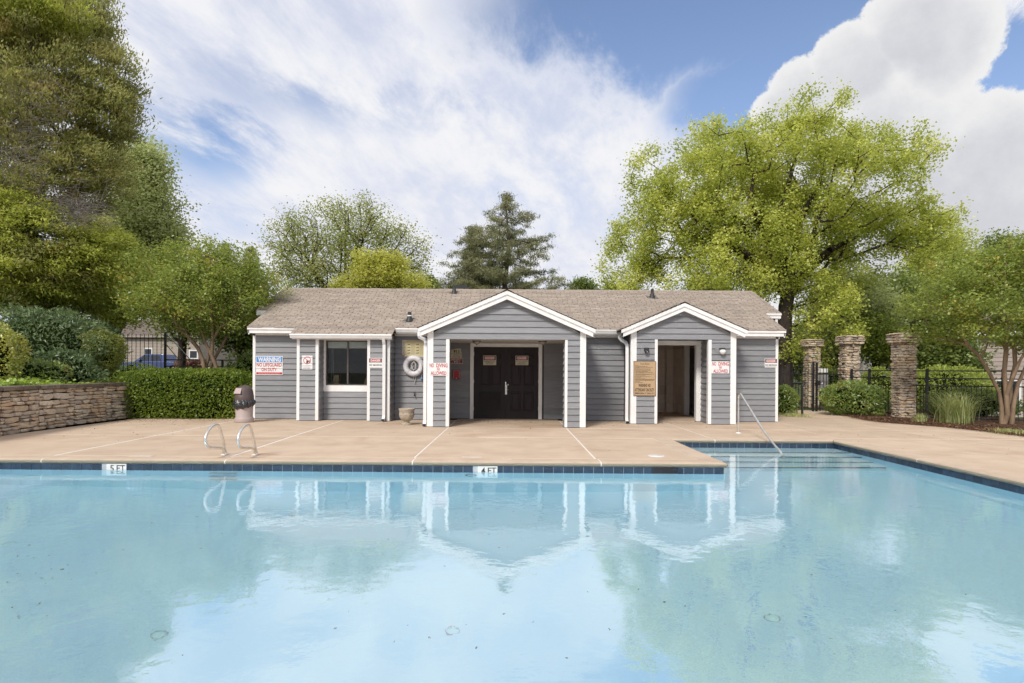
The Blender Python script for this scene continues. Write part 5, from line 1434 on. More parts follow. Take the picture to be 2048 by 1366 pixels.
def stone_mat():
    m, nt, b = mat_nodes('stone_piece'); p = geo_pos(nt)
    oi = nt.nodes.new('ShaderNodeObjectInfo'); r = S(nt, oi.outputs['Random'])
    rp = nt.nodes.new('ShaderNodeValToRGB'); nt.links.new(r.s, rp.inputs[0]); cr = rp.color_ramp
    cols = [(0, (.40, .32, .25)), (.16, (.70, .53, .35)), (.32, (.54, .46, .37)), (.46, (.80, .68, .51)), (.6, (.42, .36, .30)), (.72, (.66, .44, .26)), (.86, (.64, .57, .48)), (1, (.28, .235, .20))]
    cr.elements[0].position = 0; cr.elements[0].color = (*cols[0][1], 1); cr.elements[1].position = 1; cr.elements[1].color = (*cols[-1][1], 1)
    for pos, c in cols[1:-1]: e = cr.elements.new(pos); e.color = (*c, 1)
    c = mixc(nt, noise(nt, p, 16, 6, .65).step(.3, .75), S(nt, rp.outputs[0]), (.42, .34, .26))
    c = mixc(nt, noise(nt, p, 2.4, 6, .65).step(.57, .70) * .7, c, (.055, .047, .042))
    nt.links.new(c.s, b.inputs['Base Color']); b.inputs['Roughness'].default_value = .92; b.inputs['Specular IOR Level'].default_value = .15
    bn = nt.nodes.new('ShaderNodeBump'); bn.inputs['Strength'].default_value = .8; bn.inputs['Distance'].default_value = .012
    nt.links.new(noise(nt, p, 34, 6, .7).s, bn.inputs['Height']); nt.links.new(bn.outputs[0], b.inputs['Normal'])
    MAT['stone_piece'] = m


stone_mat()
STONES = stone_variants(12, 3)


def lay_stones(parent, p0, p1, out, z0, z1, rng, hmin=.05, hmax=.12, wmin=.14, wmax=.42, depth=.13):
    """irregular courses along p0->p1 (2-D), facing out; each stone an object of its own"""
    p0, p1 = Vector((*p0, 0)), Vector((*p1, 0)); d = p1 - p0; Ln = d.length; d.normalize(); ang = math.atan2(d.y, d.x); o3 = Vector((*out, 0)); z = z0
    while z < z1 - .015:
        h = min(rng.uniform(hmin, hmax), z1 - z); u = -rng.uniform(0, .1)
        while u < Ln:
            w = rng.uniform(wmin, wmax) * (1.0 if h > .07 else 1.15); a, b = max(u, 0), min(u + w, Ln); u += w
            if b - a < .05: continue
            pieces = [(z, h)] if (h < .095 or rng.uniform() < .6) else [(z, h * .5), (z + h * .5, h * .5)]
            for zz, hh in pieces:
                s = bpy.data.objects.new('stone', STONES[rng.integers(len(STONES))]); COL.objects.link(s); s.parent = parent
                c = p0 + d * ((a + b) / 2) + o3 * (-depth / 2 + rng.uniform(-.01, .05)); c.z = zz + hh / 2
                s.location = c - Vector(parent.location); s.rotation_euler = (rng.normal(0, .03), rng.normal(0, .035), ang + rng.normal(0, .04))
                s.scale = ((b - a) * .955, depth, hh * .90)
        z += h


def stone_wall():
    rng = np.random.default_rng(17); W = empty('retaining_wall', (-10.4, 13.5, 0), label='curved dry-stacked stone retaining wall with grey cap, beside the hedge', cat='wall')
    core = MB(); pts = WALL_PTS
    for (x0, y0), (x1, y1) in zip(pts[:-1], pts[1:]):
        n = Vector((y1 - y0, -(x1 - x0), 0)).normalized()
        lay_stones(W, (x0, y0), (x1, y1), (n.x, n.y), 0.0, .90, rng, hmin=.06, hmax=.16, wmin=.14, wmax=.55)
        core.add([(x0 - n.x * .11, y0, -.1), (x1 - n.x * .11, y1, -.1), (x1 - .36, y1, -.1), (x0 - .36, y0, -.1), (x0 - n.x * .11, y0, .90), (x1 - n.x * .11, y1, .90), (x1 - .36, y1, .90), (x0 - .36, y0, .90)],
                 [(0, 3, 2, 1), (4, 5, 6, 7), (0, 1, 5, 4), (1, 2, 6, 5), (2, 3, 7, 6), (3, 0, 4, 7)])
        L = math.hypot(x1 - x0, y1 - y0); k = max(1, round(L / .62))
        for q in range(k):
            a, b = q / k + .004, (q + 1) / k - .004; xa, ya, xb, yb = x0 + (x1 - x0) * a, y0 + (y1 - y0) * a, x0 + (x1 - x0) * b, y0 + (y1 - y0) * b
            j = rng.normal(0, .008, 8); zt = .985 + rng.normal(0, .005)
            c = MB().add([(xa + .05 + j[0], ya, .898), (xb + .05 + j[1], yb, .898), (xb - .38, yb, .898), (xa - .38, ya, .898), (xa + .06 + j[2], ya, zt), (xb + .06 + j[3], yb, zt), (xb - .38, yb, zt), (xa - .38, ya, zt)],
                         [(0, 3, 2, 1), (4, 5, 6, 7), (0, 1, 5, 4), (1, 2, 6, 5), (2, 3, 7, 6), (3, 0, 4, 7)]).build('cap_stone', MAT['cap_stone'], W, bevel=.014)
    core.build('wall_core', MAT['mortar'], W)


stone_wall()


def pillar(label, x, y, w, zt, seed, z0=-.1):
    rng = np.random.default_rng(seed); T = empty('stone_pillar', (x, y, z0), label=label, cat='pillar', group='stone pillars by the gate'); h = w / 2; zc = zt - .30
    def ring(hw, za, zb, **k):
        c = [(-hw, -hw), (hw, -hw), (hw, hw), (-hw, hw)]
        for i in range(4):
            a, b = c[i], c[(i + 1) % 4]; n = ((a[0] + b[0]) / (2 * hw), (a[1] + b[1]) / (2 * hw)); lay_stones(T, (x + a[0], y + a[1]), (x + b[0], y + b[1]), n, za, zb, rng, **k)
    ring(h, z0, zc, hmin=.06, hmax=.115, wmin=.13, wmax=.32); ring(h + .09, zc, zt - .01, hmin=.06, hmax=.10, wmin=.16, wmax=.38, depth=.20)
    MB().box(x - h + .09, x + h - .09, y - h + .09, y + h - .09, z0, zc + .01).box(x - h - .02, x + h + .02, y - h - .02, y + h + .02, zc + .0101, zt - .03).build('core', MAT['mortar'], T)
    for i in range(3):
        for j in range(3):
            s = bpy.data.objects.new('stone', STONES[(i * 3 + j) % 12]); COL.objects.link(s); s.parent = T; q = (w + .16) / 3
            s.location = (-w / 2 - .08 + q * (i + .5), -w / 2 - .08 + q * (j + .5), zt - z0 - .02); s.scale = (q, q, .06)


pillar('tallest stacked stone pillar where the railing meets the mulch bed', 12.05, 18.15, .48, 2.60, 201)
pillar('stacked stone pillar hung with the black gate, behind the nandina', 11.95, 20.9, .48, 2.68, 202)
pillar('stacked stone pillar standing furthest back beyond the black gate', 12.25, 24.1, .48, 2.72, 203)


# ------------------------------------------------------------------ ironwork
def rail(mb, a, b, w=.028, h=.034):
    a, b = Vector(a), Vector(b); d = (b - a).normalized(); s = d.cross(Vector((0, 0, 1))).normalized() * w / 2; u = Vector((0, 0, h / 2))
    mb.add([a - s - u, a + s - u, a + s + u, a - s + u, b - s - u, b + s - u, b + s + u, b - s + u], [(0, 3, 2, 1), (4, 5, 6, 7), (0, 1, 5, 4), (1, 2, 6, 5), (2, 3, 7, 6), (3, 0, 4, 7)]); return mb


def fence(name, label, a, b, z0, rails, ztop, posts, step=.115, pick=(None, None), group=None, cat='fence', pw=.016, post_top=None, curve=None):
    """posts, rails and one object per picket between two ground points"""
    a, b = Vector((*a, 0)), Vector((*b, 0)); d = b - a; L = d.length; d.normalize(); F_ = empty(name, (a.x, a.y, z0), label=label, cat=cat, group=group); ang = math.atan2(d.y, d.x)
    for z in rails: rail(MB(), (*(a + d * .0).xy, z), (*b.xy, z)).build('rail', MAT['iron'], F_)
    pt = post_top or max(rails) + .06
    for t in posts:
        p_ = a + d * (L * t); MB().box(p_.x - .03, p_.x + .03, p_.y - .03, p_.y + .03, z0 - .1, pt).build('post', MAT['iron'], F_)
    zl = pick[0] if pick[0] is not None else z0 + .06; zh = pick[1] if pick[1] is not None else ztop
    me = MB().box(-pw / 2, pw / 2, -pw / 2, pw / 2, 0, 1).mesh('picket', MAT['iron']); n = int(L / step)
    for k in range(1, n):
        t = k / n
        if any(abs(t - q) * L < .05 for q in posts): continue
        p_ = a + d * (L * t); o = bpy.data.objects.new('picket', me); COL.objects.link(o); o.parent = F_
        h = (zh if curve is None else zh + curve(t)) - zl
        o.location = (p_.x - a.x, p_.y - a.y, zl - z0); o.rotation_euler = (0, 0, ang); o.scale = (1, 1, h)
    return F_


fence('iron_railing', 'black iron railing running from the tallest pillar past the crape myrtle', (12.1, 17.2), (14.9, 15.8), 0.0, (1.45, 1.23, 1.02, .10), 1.02, (0, .56, 1.0))
fence('iron_railing', 'short black iron railing joining the tallest pillar to its corner post', (12.05, 17.7), (12.1, 17.2), 0.0, (1.447, 1.227, 1.017, .097), 1.017, ())
fence('iron_railing', 'black iron railing between the tallest pillar and the gate pillar', (11.78, 20.55), (11.85, 18.45), 0.02, (1.45, 1.23, 1.02, .12), 1.02, (.04, .5))
g0x, g1x, gy = P(1630, 780, 20.9).x, P(1686, 780, 20.9).x, 20.9
gate = fence('iron_gate', 'black arched picket gate hung on the stone gate pillar', (g0x + .05, gy), (g1x, gy), .02, (1.32, .12), 1.66, (0, 1), step=.105, cat='gate', post_top=1.74, curve=lambda t: -.10 * math.sin(math.pi * t))
lk = MB().box(g0x + .02, g0x + .16, gy - .06, gy + .04, .93, 1.09).build('lock_box', MAT['iron'], gate)
MB().tube([(g0x + .14, gy - .05, 1.0), (g0x + .14, gy - .12, 1.0), (g0x + .22, gy - .12, 1.0)], .012, 8).build('handle', MAT['steel'], gate)
fence('iron_fence', 'tall black picket fence from the pool house corner to the gate', (7.95, gy + .05), (g0x - .02, gy + .02), .02, (1.33, .12), 1.68, (.985, .33), step=.108, post_top=1.76)
sg = empty('notice_board', (P(1645, 740, 21.2).x, 21.2, .7), label='pale grey notice board mounted behind the gate bars', cat='sign')
p0, p1 = P(1637, 748, 21.2), P(1656, 780, 21.2); MB().box(p0.x, p1.x, 21.2, 21.215, p1.z, p0.z - .02).build('lower_panel', MAT['brick_grey'], sg)
q0, q1 = P(1637, 737, 21.2), P(1655, 745, 21.2); MB().box(q0.x, q1.x, 21.19, 21.205, q1.z, q0.z).build('upper_panel', MAT['sign_white'], sg)
MB().box(p0.x + .05, p0.x + .09, 21.216, 21.25, -.1, q0.z).build('post', MAT['iron'], sg)
# bent black bar by the path
hb = G(1604, 833); hr = empty('path_handrail', (hb.x, hb.y, 0), label='bent black bar standing on the path in front of the gate', cat='rail')
MB().tube([(hb.x, hb.y, 0), (hb.x, hb.y, .90), (hb.x + .02, hb.y, 1.0), (hb.x + .08, hb.y, 1.05), (hb.x + .14, hb.y + .2, 1.04), (hb.x + .16, hb.y + .9, 1.02)], .034, 10).build('bar', MAT['iron'], hr)
MB().box(hb.x - .07, hb.x + .07, hb.y - .07, hb.y + .07, 0, .015).build('foot_plate', MAT['iron'], hr)
# left: tall sliding gate with its braces, then low rails
yl = 20.0; xa, xb = P(238, 740, yl).x, P(330, 740, yl).x
gl_ = fence('iron_gate', 'tall black picket gate with diagonal braces behind the raised bed', (xa, yl), (xb, yl), .70, (P(300, 676, yl).z, .85), P(300, 668, yl).z, (1.0,), step=.135, cat='gate', post_top=P(330, 664, yl).z, pw=.014)
br0, br1 = P(333, 668, yl), P(381, 720, yl); rail(MB(), br0, br1, .03, .034).build('brace', MAT['steel'], gl_)
br0, br1 = P(333, 690, yl), P(358, 720, yl); rail(MB(), br0, br1, .026, .03).build('brace', MAT['iron'], gl_)
xe = -7.9
zt_, zm_ = P(420, 720, yl).z, P(420, 733, yl).z
fence('iron_railing', 'low black rails between the tall gate and the pool house', (xb + .02, yl + .01), (xe, yl + .01), .62, (zt_, zm_), zm_, (.5, 1.0), step=.5, pick=(.7, zm_), post_top=zt_ + .02)


# ------------------------------------------------------------------ neighbours
def far_house(label, x0, x1, y, g, ze, zr, wall, board, depth=9.0, wins=(), over=.35, roofm='far_roof', trimw=.16, gable_side=False, group=None, name='neighbour_house'):
    T = empty(name, (x0, y, g), label=label, cat='house', group=group)
    MB().box(x0 + .01, x1 - .01, y + .03, y + depth, g - .5, ze).build('wall', MAT[wall], T)
    z = g
    while z < ze - .05:
        h = min(board, ze - z); MB().prism([(y + .03, z), (y, z), (y + .022, z + h), (y + .03, z + h)], 'x', x0 + trimw, x1 - trimw).build('siding_board', MAT[wall], T); z += board
    tm = MAT['white_trim'] if y < 40 else MAT['far_siding']
    for xx in (x0, x1 - trimw): MB().box(xx, xx + trimw, y - .025, y + .05, g - .1, ze).build('corner_trim', tm, T)
    MB().box(x0 - over, x1 + over, y - over - .03, y - over, ze - .16, ze + .02).build('fascia', tm, T)
    MB().box(x0 - over, x1 + over, y - over, y + .02, ze - .03, ze - .005).build('soffit', MAT['soffit'], T)
    rf = MB().prism([(y - over, ze + .02), (y + depth / 2, zr), (y + depth + over, ze + .02), (y + depth / 2, zr - .15)], 'x', x0 - over, x1 + over).build('roof', MAT[roofm], T)
    for wx0, wx1, wz0, wz1 in wins:
        t = .10; m = MB(); m.box(wx0 - t, wx0, y - .05, y + .02, wz0 - t, wz1 + t).box(wx1, wx1 + t, y - .05, y + .02, wz0 - t, wz1 + t).box(wx0, wx1, y - .05, y + .02, wz1, wz1 + t).box(wx0, wx1, y - .05, y + .02, wz0 - t, wz0)
        w = m.build('window', MAT['white_trim'], T)
        for a, b in ((wx0, (wx0 + wx1) / 2 - .02), ((wx0 + wx1) / 2 + .02, wx1)):
            MB().box(a, b, y - .03, y - .01, wz0, wz1).build('pane', MAT['window_dark'], w).matrix_parent_inverse = Matrix.Identity(4)
    return T


hy = 26.0; a = P(1947, 760, hy).x
far_house('beige clapboard house with white corner trim beyond the railing', a, a + 13, hy, -.55, P(1947, 664, hy).z, 4.4, 'beige_siding', .19, depth=5.0, wins=((P(1985, 780, hy).x, P(2036, 780, hy).x, P(1985, 822, hy).z, P(1985, 762, hy).z),))
hy = 58.0
far_house('tan clapboard house with brown roof far behind the blue truck', P(150, 700, hy).x, P(398, 700, hy).x, hy, .8, P(300, 672, hy).z, P(300, 640, hy + 4.5).z, 'far_siding', .30, wins=((P(380, 700, hy).x, P(394, 700, hy).x, P(380, 716, hy).z, P(380, 702, hy).z), (P(290, 700, hy).x, P(303, 700, hy).x, P(290, 716, hy).z, P(290, 698, hy).z)))
hy = 52.0
far_house('small grey house glimpsed between the two nearer pillars', P(1726, 710, hy).x, P(1757, 710, hy).x + 3, hy, -.5, P(1740, 694, hy).z, P(1740, 670, hy).z, 'brick_grey', .25, wins=((P(1744, 710, hy).x, P(1753, 710, hy).x, P(1744, 730, hy).z, P(1744, 703, hy).z),))


def truck():
    Y = 45.0; xf = P(236, 730, Y).x; g = .82; L = 5.15
    T = empty('pickup_truck', (xf + L / 2, Y + .9, g), label='blue four-door pickup truck parked behind the tall picket gate', cat='truck')
    X = lambda u: xf + u
    prof = [(0.02, .45), (0.0, .75), (.06, .95), (1.15, 1.06), (1.30, 1.08), (3.55, 1.08), (5.1, 1.04), (5.15, .9), (5.12, .48), (4.75, .42), (4.70, .60), (4.55, .74), (4.30, .79), (4.05, .74), (3.90, .60), (3.86, .40), (1.42, .40), (1.38, .60), (1.23, .74), (.98, .79), (.73, .74), (.58, .60), (.53, .42)]
    b = MB().prism([(X(u), g + z) for u, z in prof], 'y', Y, Y + 1.8).build('body', MAT['car_blue'], T, bevel=.05)
    cab = [(1.15, 1.05), (1.85, 1.58), (2.05, 1.64), (3.2, 1.64), (3.40, 1.60), (3.62, 1.06)]
    vs = [(X(u), Y + (.03 if z < 1.2 else .14), g + z) for u, z in cab] + [(X(u), Y + 1.8 - (.03 if z < 1.2 else .14), g + z) for u, z in cab]; n = 6
    MB().add(vs, [tuple(range(n)), tuple(range(2 * n - 1, n - 1, -1))] + [(i, (i + 1) % n, n + (i + 1) % n, n + i) for i in range(n)]).build('cab', MAT['car_blue'], T, bevel=.03)
    for pts in ([(1.42, 1.12), (1.92, 1.54), (2.32, 1.55), (2.32, 1.12)], [(2.42, 1.12), (2.42, 1.55), (3.08, 1.55), (3.22, 1.12)]):
        def yy(z): return Y + .03 + .11 * (z - 1.05) / .55 - .012
        vs = [(X(u), yy(z), g + z) for u, z in pts] + [(X(u), yy(z) + .01, g + z) for u, z in pts]; MB().add(vs, [(0, 1, 2, 3), (7, 6, 5, 4), (0, 4, 5, 1), (1, 5, 6, 2), (2, 6, 7, 3), (3, 7, 4, 0)]).build('side_window', MAT['car_glass'], T)
    MB().add([(X(1.18), Y + .12, g + 1.10), (X(1.18), Y + 1.68, g + 1.10), (X(1.80), Y + 1.6, g + 1.57), (X(1.80), Y + .2, g + 1.57)], [(0, 1, 2, 3)]).build('windscreen', MAT['car_glass'], T)
    MB().box(X(3.70), X(5.05), Y + .06, Y + 1.74, g + 1.03, g + 1.085).build('bed_liner', MAT['tyre'], T)
    for u in (2.37, 3.36): MB().box(X(u), X(u) + .12, Y - .012, Y + .005, g + .96, g + .985).build('door_handle', MAT['car_glass'], T)
    for u in (.98, 4.30):
        for y0 in (Y - .01, Y + 1.59):
            w = MB(); w.add([(X(u) + .35 * math.cos(t), yv, g + .36 + .35 * math.sin(t)) for yv in (y0, y0 + .22) for t in [2 * math.pi * j / 20 for j in range(20)]], [tuple(range(20)), tuple(range(39, 19, -1))] + [(i, (i + 1) % 20, 20 + (i + 1) % 20, 20 + i) for i in range(20)])
            wo = w.build('wheel', MAT['tyre'], T)
            MB().disc((X(u), y0 - .008, g + .36), .21, .21, 'y', 16).build('rim', MAT['rim'], wo).matrix_parent_inverse = Matrix.Identity(4)
    MB().box(X(-.01), X(.05), Y + .08, Y + .45, g + .72, g + .88).build('headlight', MAT['lamp_clear'], T); MB().box(X(-.01), X(.05), Y + 1.35, Y + 1.72, g + .72, g + .88).build('headlight', MAT['lamp_clear'], T)
    MB().box(X(5.12), X(5.17), Y + .02, Y + .18, g + .70, g + .98).build('tail_light', MAT['lamp_red'], T)
    MB().box(X(-.05), X(.10), Y + .03, Y + 1.77, g + .45, g + .60).build('bumper', MAT['rim'], T, bevel=.03); MB().box(X(5.08), X(5.22), Y + .03, Y + 1.77, g + .46, g + .60).build('bumper', MAT['rim'], T, bevel=.03)
    MB().box(X(1.55), X(1.72), Y - .16, Y + .01, g + 1.08, g + 1.22).build('wing_mirror', MAT['car_blue'], T, bevel=.03)


truck()
rd = MB().add([(-80, 40, .80), (-12, 40, .80), (-12, 54, .80), (-80, 54, .80)], [(0, 1, 2, 3)]).build('car_park', MAT['asphalt']); rd.location.z = .035
tag(rd, 'grey asphalt car park beyond the fence', 'road', kind='structure')


# ------------------------------------------------------------------ mulch and litter
def mulch():
    edge = [(11.25, 9.0), (11.2, 12.0), (11.15, 13.2), (11.12, 14.2), (10.95, 15.1), (10.55, 15.75), (10.15, 16.4), (10.2, 17.4), (10.55, 18.8), (10.95, 20.1), (11.15, 20.7)]
    V, Fq = [], []; n = len(edge); K = 9
    rng = np.random.default_rng(5)
    for i, (x, y) in enumerate(edge):
        for k in range(K): f = k / (K - 1); V.append((x + (15.2 - x) * f ** 1.3, y + .3 * f, -.02 + (.05 * min(1, f * 12)) + rng.normal(0, .008) * (f > 0)))
    for i in range(n - 1):
        for k in range(K - 1): a = i * K + k; Fq.append((a, a + 1, a + 1 + K, a + K))
    o = link('mulch_bed', mesh_np('mulch_bed', V, Fq, smooth=True), MAT['mulch']); tag(o, 'brown bark mulch bed under the railing', 'mulch', kind='structure')
    ys = np.array([e[1] for e in edge]); xs = np.array([e[0] for e in edge]); m = 9000
    y = rng.uniform(9.2, 20.6, m); x = np.interp(y, ys, xs) - .05 + rng.exponential(.8, m); z = .03 + np.abs(rng.normal(0, .015, m))
    k = x < 15; C = np.stack([x, y, z], 1)[k]; m = len(C)
    o = link('bark_chips', leaf_mesh('bark_chips', C, rng.normal(0, 1, (m, 3)) * [1, 1, .25], unit(rng.normal(0, .4, (m, 3)) + [0, 0, 1]), rng.uniform(.03, .09, m), rng.uniform(.012, .03, m), np.clip(rng.normal(1, .35, m), .3, 1.8)), MAT['mulch_chip'])
    tag(o, 'loose bark chips scattered over the mulch bed', 'mulch', kind='stuff')
    # dry leaves on the deck: along the hedge, in the porch, by the restroom
    L = []
    for cx, cy, sx, sy, q in ((-9.9, 15.6, .9, .5, 420), (-8.6, 15.85, 1.2, .25, 260), (-.1, 15.9, .8, .45, 230), (2.4, 15.7, .5, .5, 90), (4.4, 16.2, .5, .6, 120), (-6.4, 16.1, .5, .12, 60), (0, 13, 6, 2.2, 80), (8.5, 14.5, 1.6, 2, 70), (-8.7, 13.5, 1.2, 1.6, 90)):
        a = np.stack([rng.normal(cx, sx, q), rng.normal(cy, sy, q)], 1); L.append(a)
    L = np.concatenate(L); ok = (L[:, 1] > 9.4) & (L[:, 1] < 16.6) & ~((L[:, 0] > ALC_X0 - .3) & (L[:, 0] < POOL_X1 + .3) & (L[:, 1] < ALC_Y1 + .35)) & (L[:, 0] > wall_x(L[:, 1]) + .05)
    L = L[ok]; m = len(L); C = np.concatenate([L, np.full((m, 1), .008)], 1)
    o = link('leaf_litter', leaf_mesh('leaf_litter', C, rng.normal(0, 1, (m, 3)) * [1, 1, .1], unit(rng.normal(0, .25, (m, 3)) + [0, 0, 1]), rng.uniform(.02, .055, m), rng.uniform(.008, .022, m), np.clip(rng.normal(.9, .3, m), .3, 1.6)), MAT['litter'])
    tag(o, 'dry brown leaf litter blown along the deck edges', 'leaves', kind='stuff')


mulch()


# ------------------------------------------------------------------ poolside things
def rail_steel():
    m, nt, b = mat_nodes('rail_steel'); p = geo_pos(nt)
    c = mixc(nt, noise(nt, p, 14, 4).step(.35, .7), (.86, .84, .80), (.72, .68, .62)); nt.links.new(c.s, b.inputs['Base Color'])
    b.inputs['Metallic'].default_value = 1.0; b.inputs['Roughness'].default_value = .33; MAT['rail_steel'] = m


rail_steel()


def smooth_path(pts, r=6):
    """Catmull-Rom through the points"""
    P_ = [Vector(p) for p in pts]; out = []
    for i in range(len(P_) - 1):
        a, b, c, d = P_[max(i - 1, 0)], P_[i], P_[i + 1], P_[min(i + 2, len(P_) - 1)]
        for k in range(r): t = k / r; out.append(.5 * ((2 * b) + (c - a) * t + (2 * a - 5 * b + 4 * c - d) * t * t + (3 * b - a - 3 * c + d) * t ** 3))
    return out + [P_[-1]]


for x, lab in ((-4.60, 'stainless pool grab rail standing on clean concrete, teal stain on its bend'), (-4.11, 'stainless pool grab rail with a rust stain round its foot plate')):
    T = empty('grab_rail', (x, 9.48, 0), label=lab, cat='pool rail', group='pool ladder grab rails')
    MB().tube(smooth_path([(x, 9.52, 0), (x, 9.42, .22), (x, 9.31, .42), (x, 9.25, .488), (x, 9.14, .505), (x, 8.98, .46), (x, 8.88, .36), (x, 8.87, .27), (x, 8.93, .20), (x, 9.05, .165), (x, 9.25, .135), (x, 9.36, .115), (x, 9.42, .07), (x, 9.44, 0)], 5), .0215, 12).build('tube', MAT['rail_steel'], T)
    MB().box(x - .035, x + .035, 9.40, 9.56, .0, .012).build('foot_plate', MAT['opal'], T, bevel=.004)
for k in range(3):
    z = WATER_Z - .20 - .26 * k
    T = empty('ladder_step', (-4.36, POOL_Y1, z), label=('topmost', 'middle', 'lowest')[k] + ' white ladder step fixed under water below the grab rails', cat='pool step', group='ladder steps on the pool wall')
    MB().box(-4.56, -4.14, POOL_Y1 - .10, POOL_Y1 - .002, z - .035, z).build('tread', MAT['marker_tile'], T, bevel=.008); MB().box(-4.55, -4.15, POOL_Y1 - .095, POOL_Y1 - .012, z + .0005, z + .005).build('grip', MAT['grout'], T)
hx = 5.11; T = empty('stair_handrail', (hx, 13.3, 0), label='slanting stainless handrail going down the pool steps', cat='handrail')
MB().tube(smooth_path([(hx, 13.30, 0), (hx, 13.30, .45), (hx, 13.30, .78), (hx, 13.26, .87), (hx, 13.17, .885), (hx, 13.05, .82), (hx, 12.6, .56), (hx, 12.0, .21), (hx, 11.5, -.02), (hx, 11.2, -.14), (hx, 11.08, -.28), (hx, 11.06, -.62)], 5), .0215, 12).build('tube', MAT['rail_steel'], T)
MB().lathe([(.055, 0), (.055, .01), (.03, .025), (.024, .025)], (hx, 13.30, 0), 16).build('collar', MAT['opal'], T)
q = G(1312, 912); T = empty('skimmer_lid', (q.x, q.y, 0), label='round white skimmer lid set in the deck near the pool step corner', cat='lid')
MB().lathe([(.125, -.01), (.125, .006), (.115, .009), (.02, .009), (0, .009)], q, 24).build('lid', MAT['opal'], T); MB().torus((q.x, q.y, .003), .127, .006, 'z', 24, 6).build('ring', MAT['sealant'], T)
for px, py, wx, wy, lab in ((283, 912, .36, .11, 'worn pale depth mark on the deck by the grab rails'), (943, 914, .32, .11, 'worn pale depth mark on the deck above the four foot tile'), (1013, 918.5, .15, .05, 'small white plate on the coping beside the four foot tile')):
    q = G(px, py); o = MB().box(q.x - wx / 2, q.x + wx / 2, q.y - wy / 2, q.y + wy / 2, -.002, .003).build('deck_marker', MAT['deck_mark']); tag(o, lab, 'marking')


def trash_can():
    c = Vector((PX(488, 15.25, 845), 15.25, 0)); T = empty('trash_can', c, label='beige trash can with brown domed lid and black bag by the hedge', cat='trash can')
    MB().lathe([(0, 0), (.225, 0), (.232, .02), (.232, .10), (.215, .125), (.205, .14), (.215, .50), (.218, .55), (.0, .55)], c, 28).build('body', MAT['beige_plastic'], T)
    rng = np.random.default_rng(9); ph = rng.uniform(0, 6.28, 8)
    def crumple(r, z, a): return r + (.012 * math.sin(7 * a + ph[0] + 9 * z) + .009 * math.sin(13 * a + ph[1] - 24 * z) + .005 * math.sin(23 * a + ph[2])) * (1 if .33 < z < .575 else .2)
    def low(z, a): return z
    b = MB(); k = 48; prof = [(.222, .595), (.235, .56), (.262, .52), (.268, .47), (.25, .43), (.232, .40)]; vs = []
    for r, z in prof:
        for j in range(k):
            a = 2 * math.pi * j / k; f = (.595 - z) / .2; zz = z - f * (.05 * math.sin(a + 3.6) + .015 * math.sin(9 * a + 1)); rr = crumple(r, z, a); vs.append((c.x + rr * math.cos(a), c.y + rr * math.sin(a), zz))
    b.add(vs, [(i * k + j, i * k + (j + 1) % k, (i + 1) * k + (j + 1) % k, (i + 1) * k + j) for i in range(5) for j in range(k)]); b.build('bag', MAT['bag'], T)
    MB().lathe([(.226, .555), (.232, .60), (.228, .69), (.222, .70), (.222, .715), (.218, .73), (.205, .82), (.165, .90), (.10, .945), (.0, .96)], c, 28).build('lid', MAT['brown_plastic'], T)
    # hinged flap facing the pool
    a = math.radians(-112); d = Vector((math.cos(a), math.sin(a), 0)); s = Vector((-d.y, d.x, 0)); o = c + d * .222
    vs = []
    for off in (.0, .012):
        for u, z, r in ((-.115, .745, .004), (.115, .745, .004), (.095, .885, -.055), (-.095, .885, -.055)): vs.append(o + s * u + d * (r + off + .004) + Vector((0, 0, z)))
    MB().add(vs, [(0, 1, 2, 3), (7, 6, 5, 4), (0, 4, 5, 1), (1, 5, 6, 2), (2, 6, 7, 3), (3, 7, 4, 0)]).build('flap', MAT['pink_plastic'], T)


trash_can()


def urn():
    c = Vector((PX(813, 14.85, 848), 14.85, 0)); T = empty('garden_urn', c, label='small weathered stone urn standing under the life ring', cat='planter')
    def rib(r, z, a): return r * (1 + (.045 * abs(math.sin(4 * a)) if .12 < z < .30 else 0) + (.02 * math.sin(24 * a) if .33 < z < .36 else 0))
    MB().lathe([(0, 0), (.135, 0), (.14, .012), (.135, .03), (.085, .045), (.065, .065), (.07, .085), (.115, .11), (.155, .16), (.178, .22), (.185, .28), (.178, .31), (.185, .32), (.19, .36), (.20, .385), (.205, .40), (.195, .41), (.175, .405), (.165, .37), (.0, .36)], c, 48, rib).build('bowl', MAT['urn'], T)
    for k in range(8):
        a = 2 * math.pi * k / 8; m = [(c.x + .183 * math.cos(a + t * .36), c.y + .183 * math.sin(a + t * .36), .30 - .055 * math.sin(math.pi * (t + 1) / 2)) for t in np.linspace(-1, 1, 7)]
        MB().tube(m, .009, 6).build('swag', MAT['urn'], T)
    MB().disc((c.x, c.y, .365), .165, .165, 'z', 20).build('soil', MAT['soil'], T)


urn()


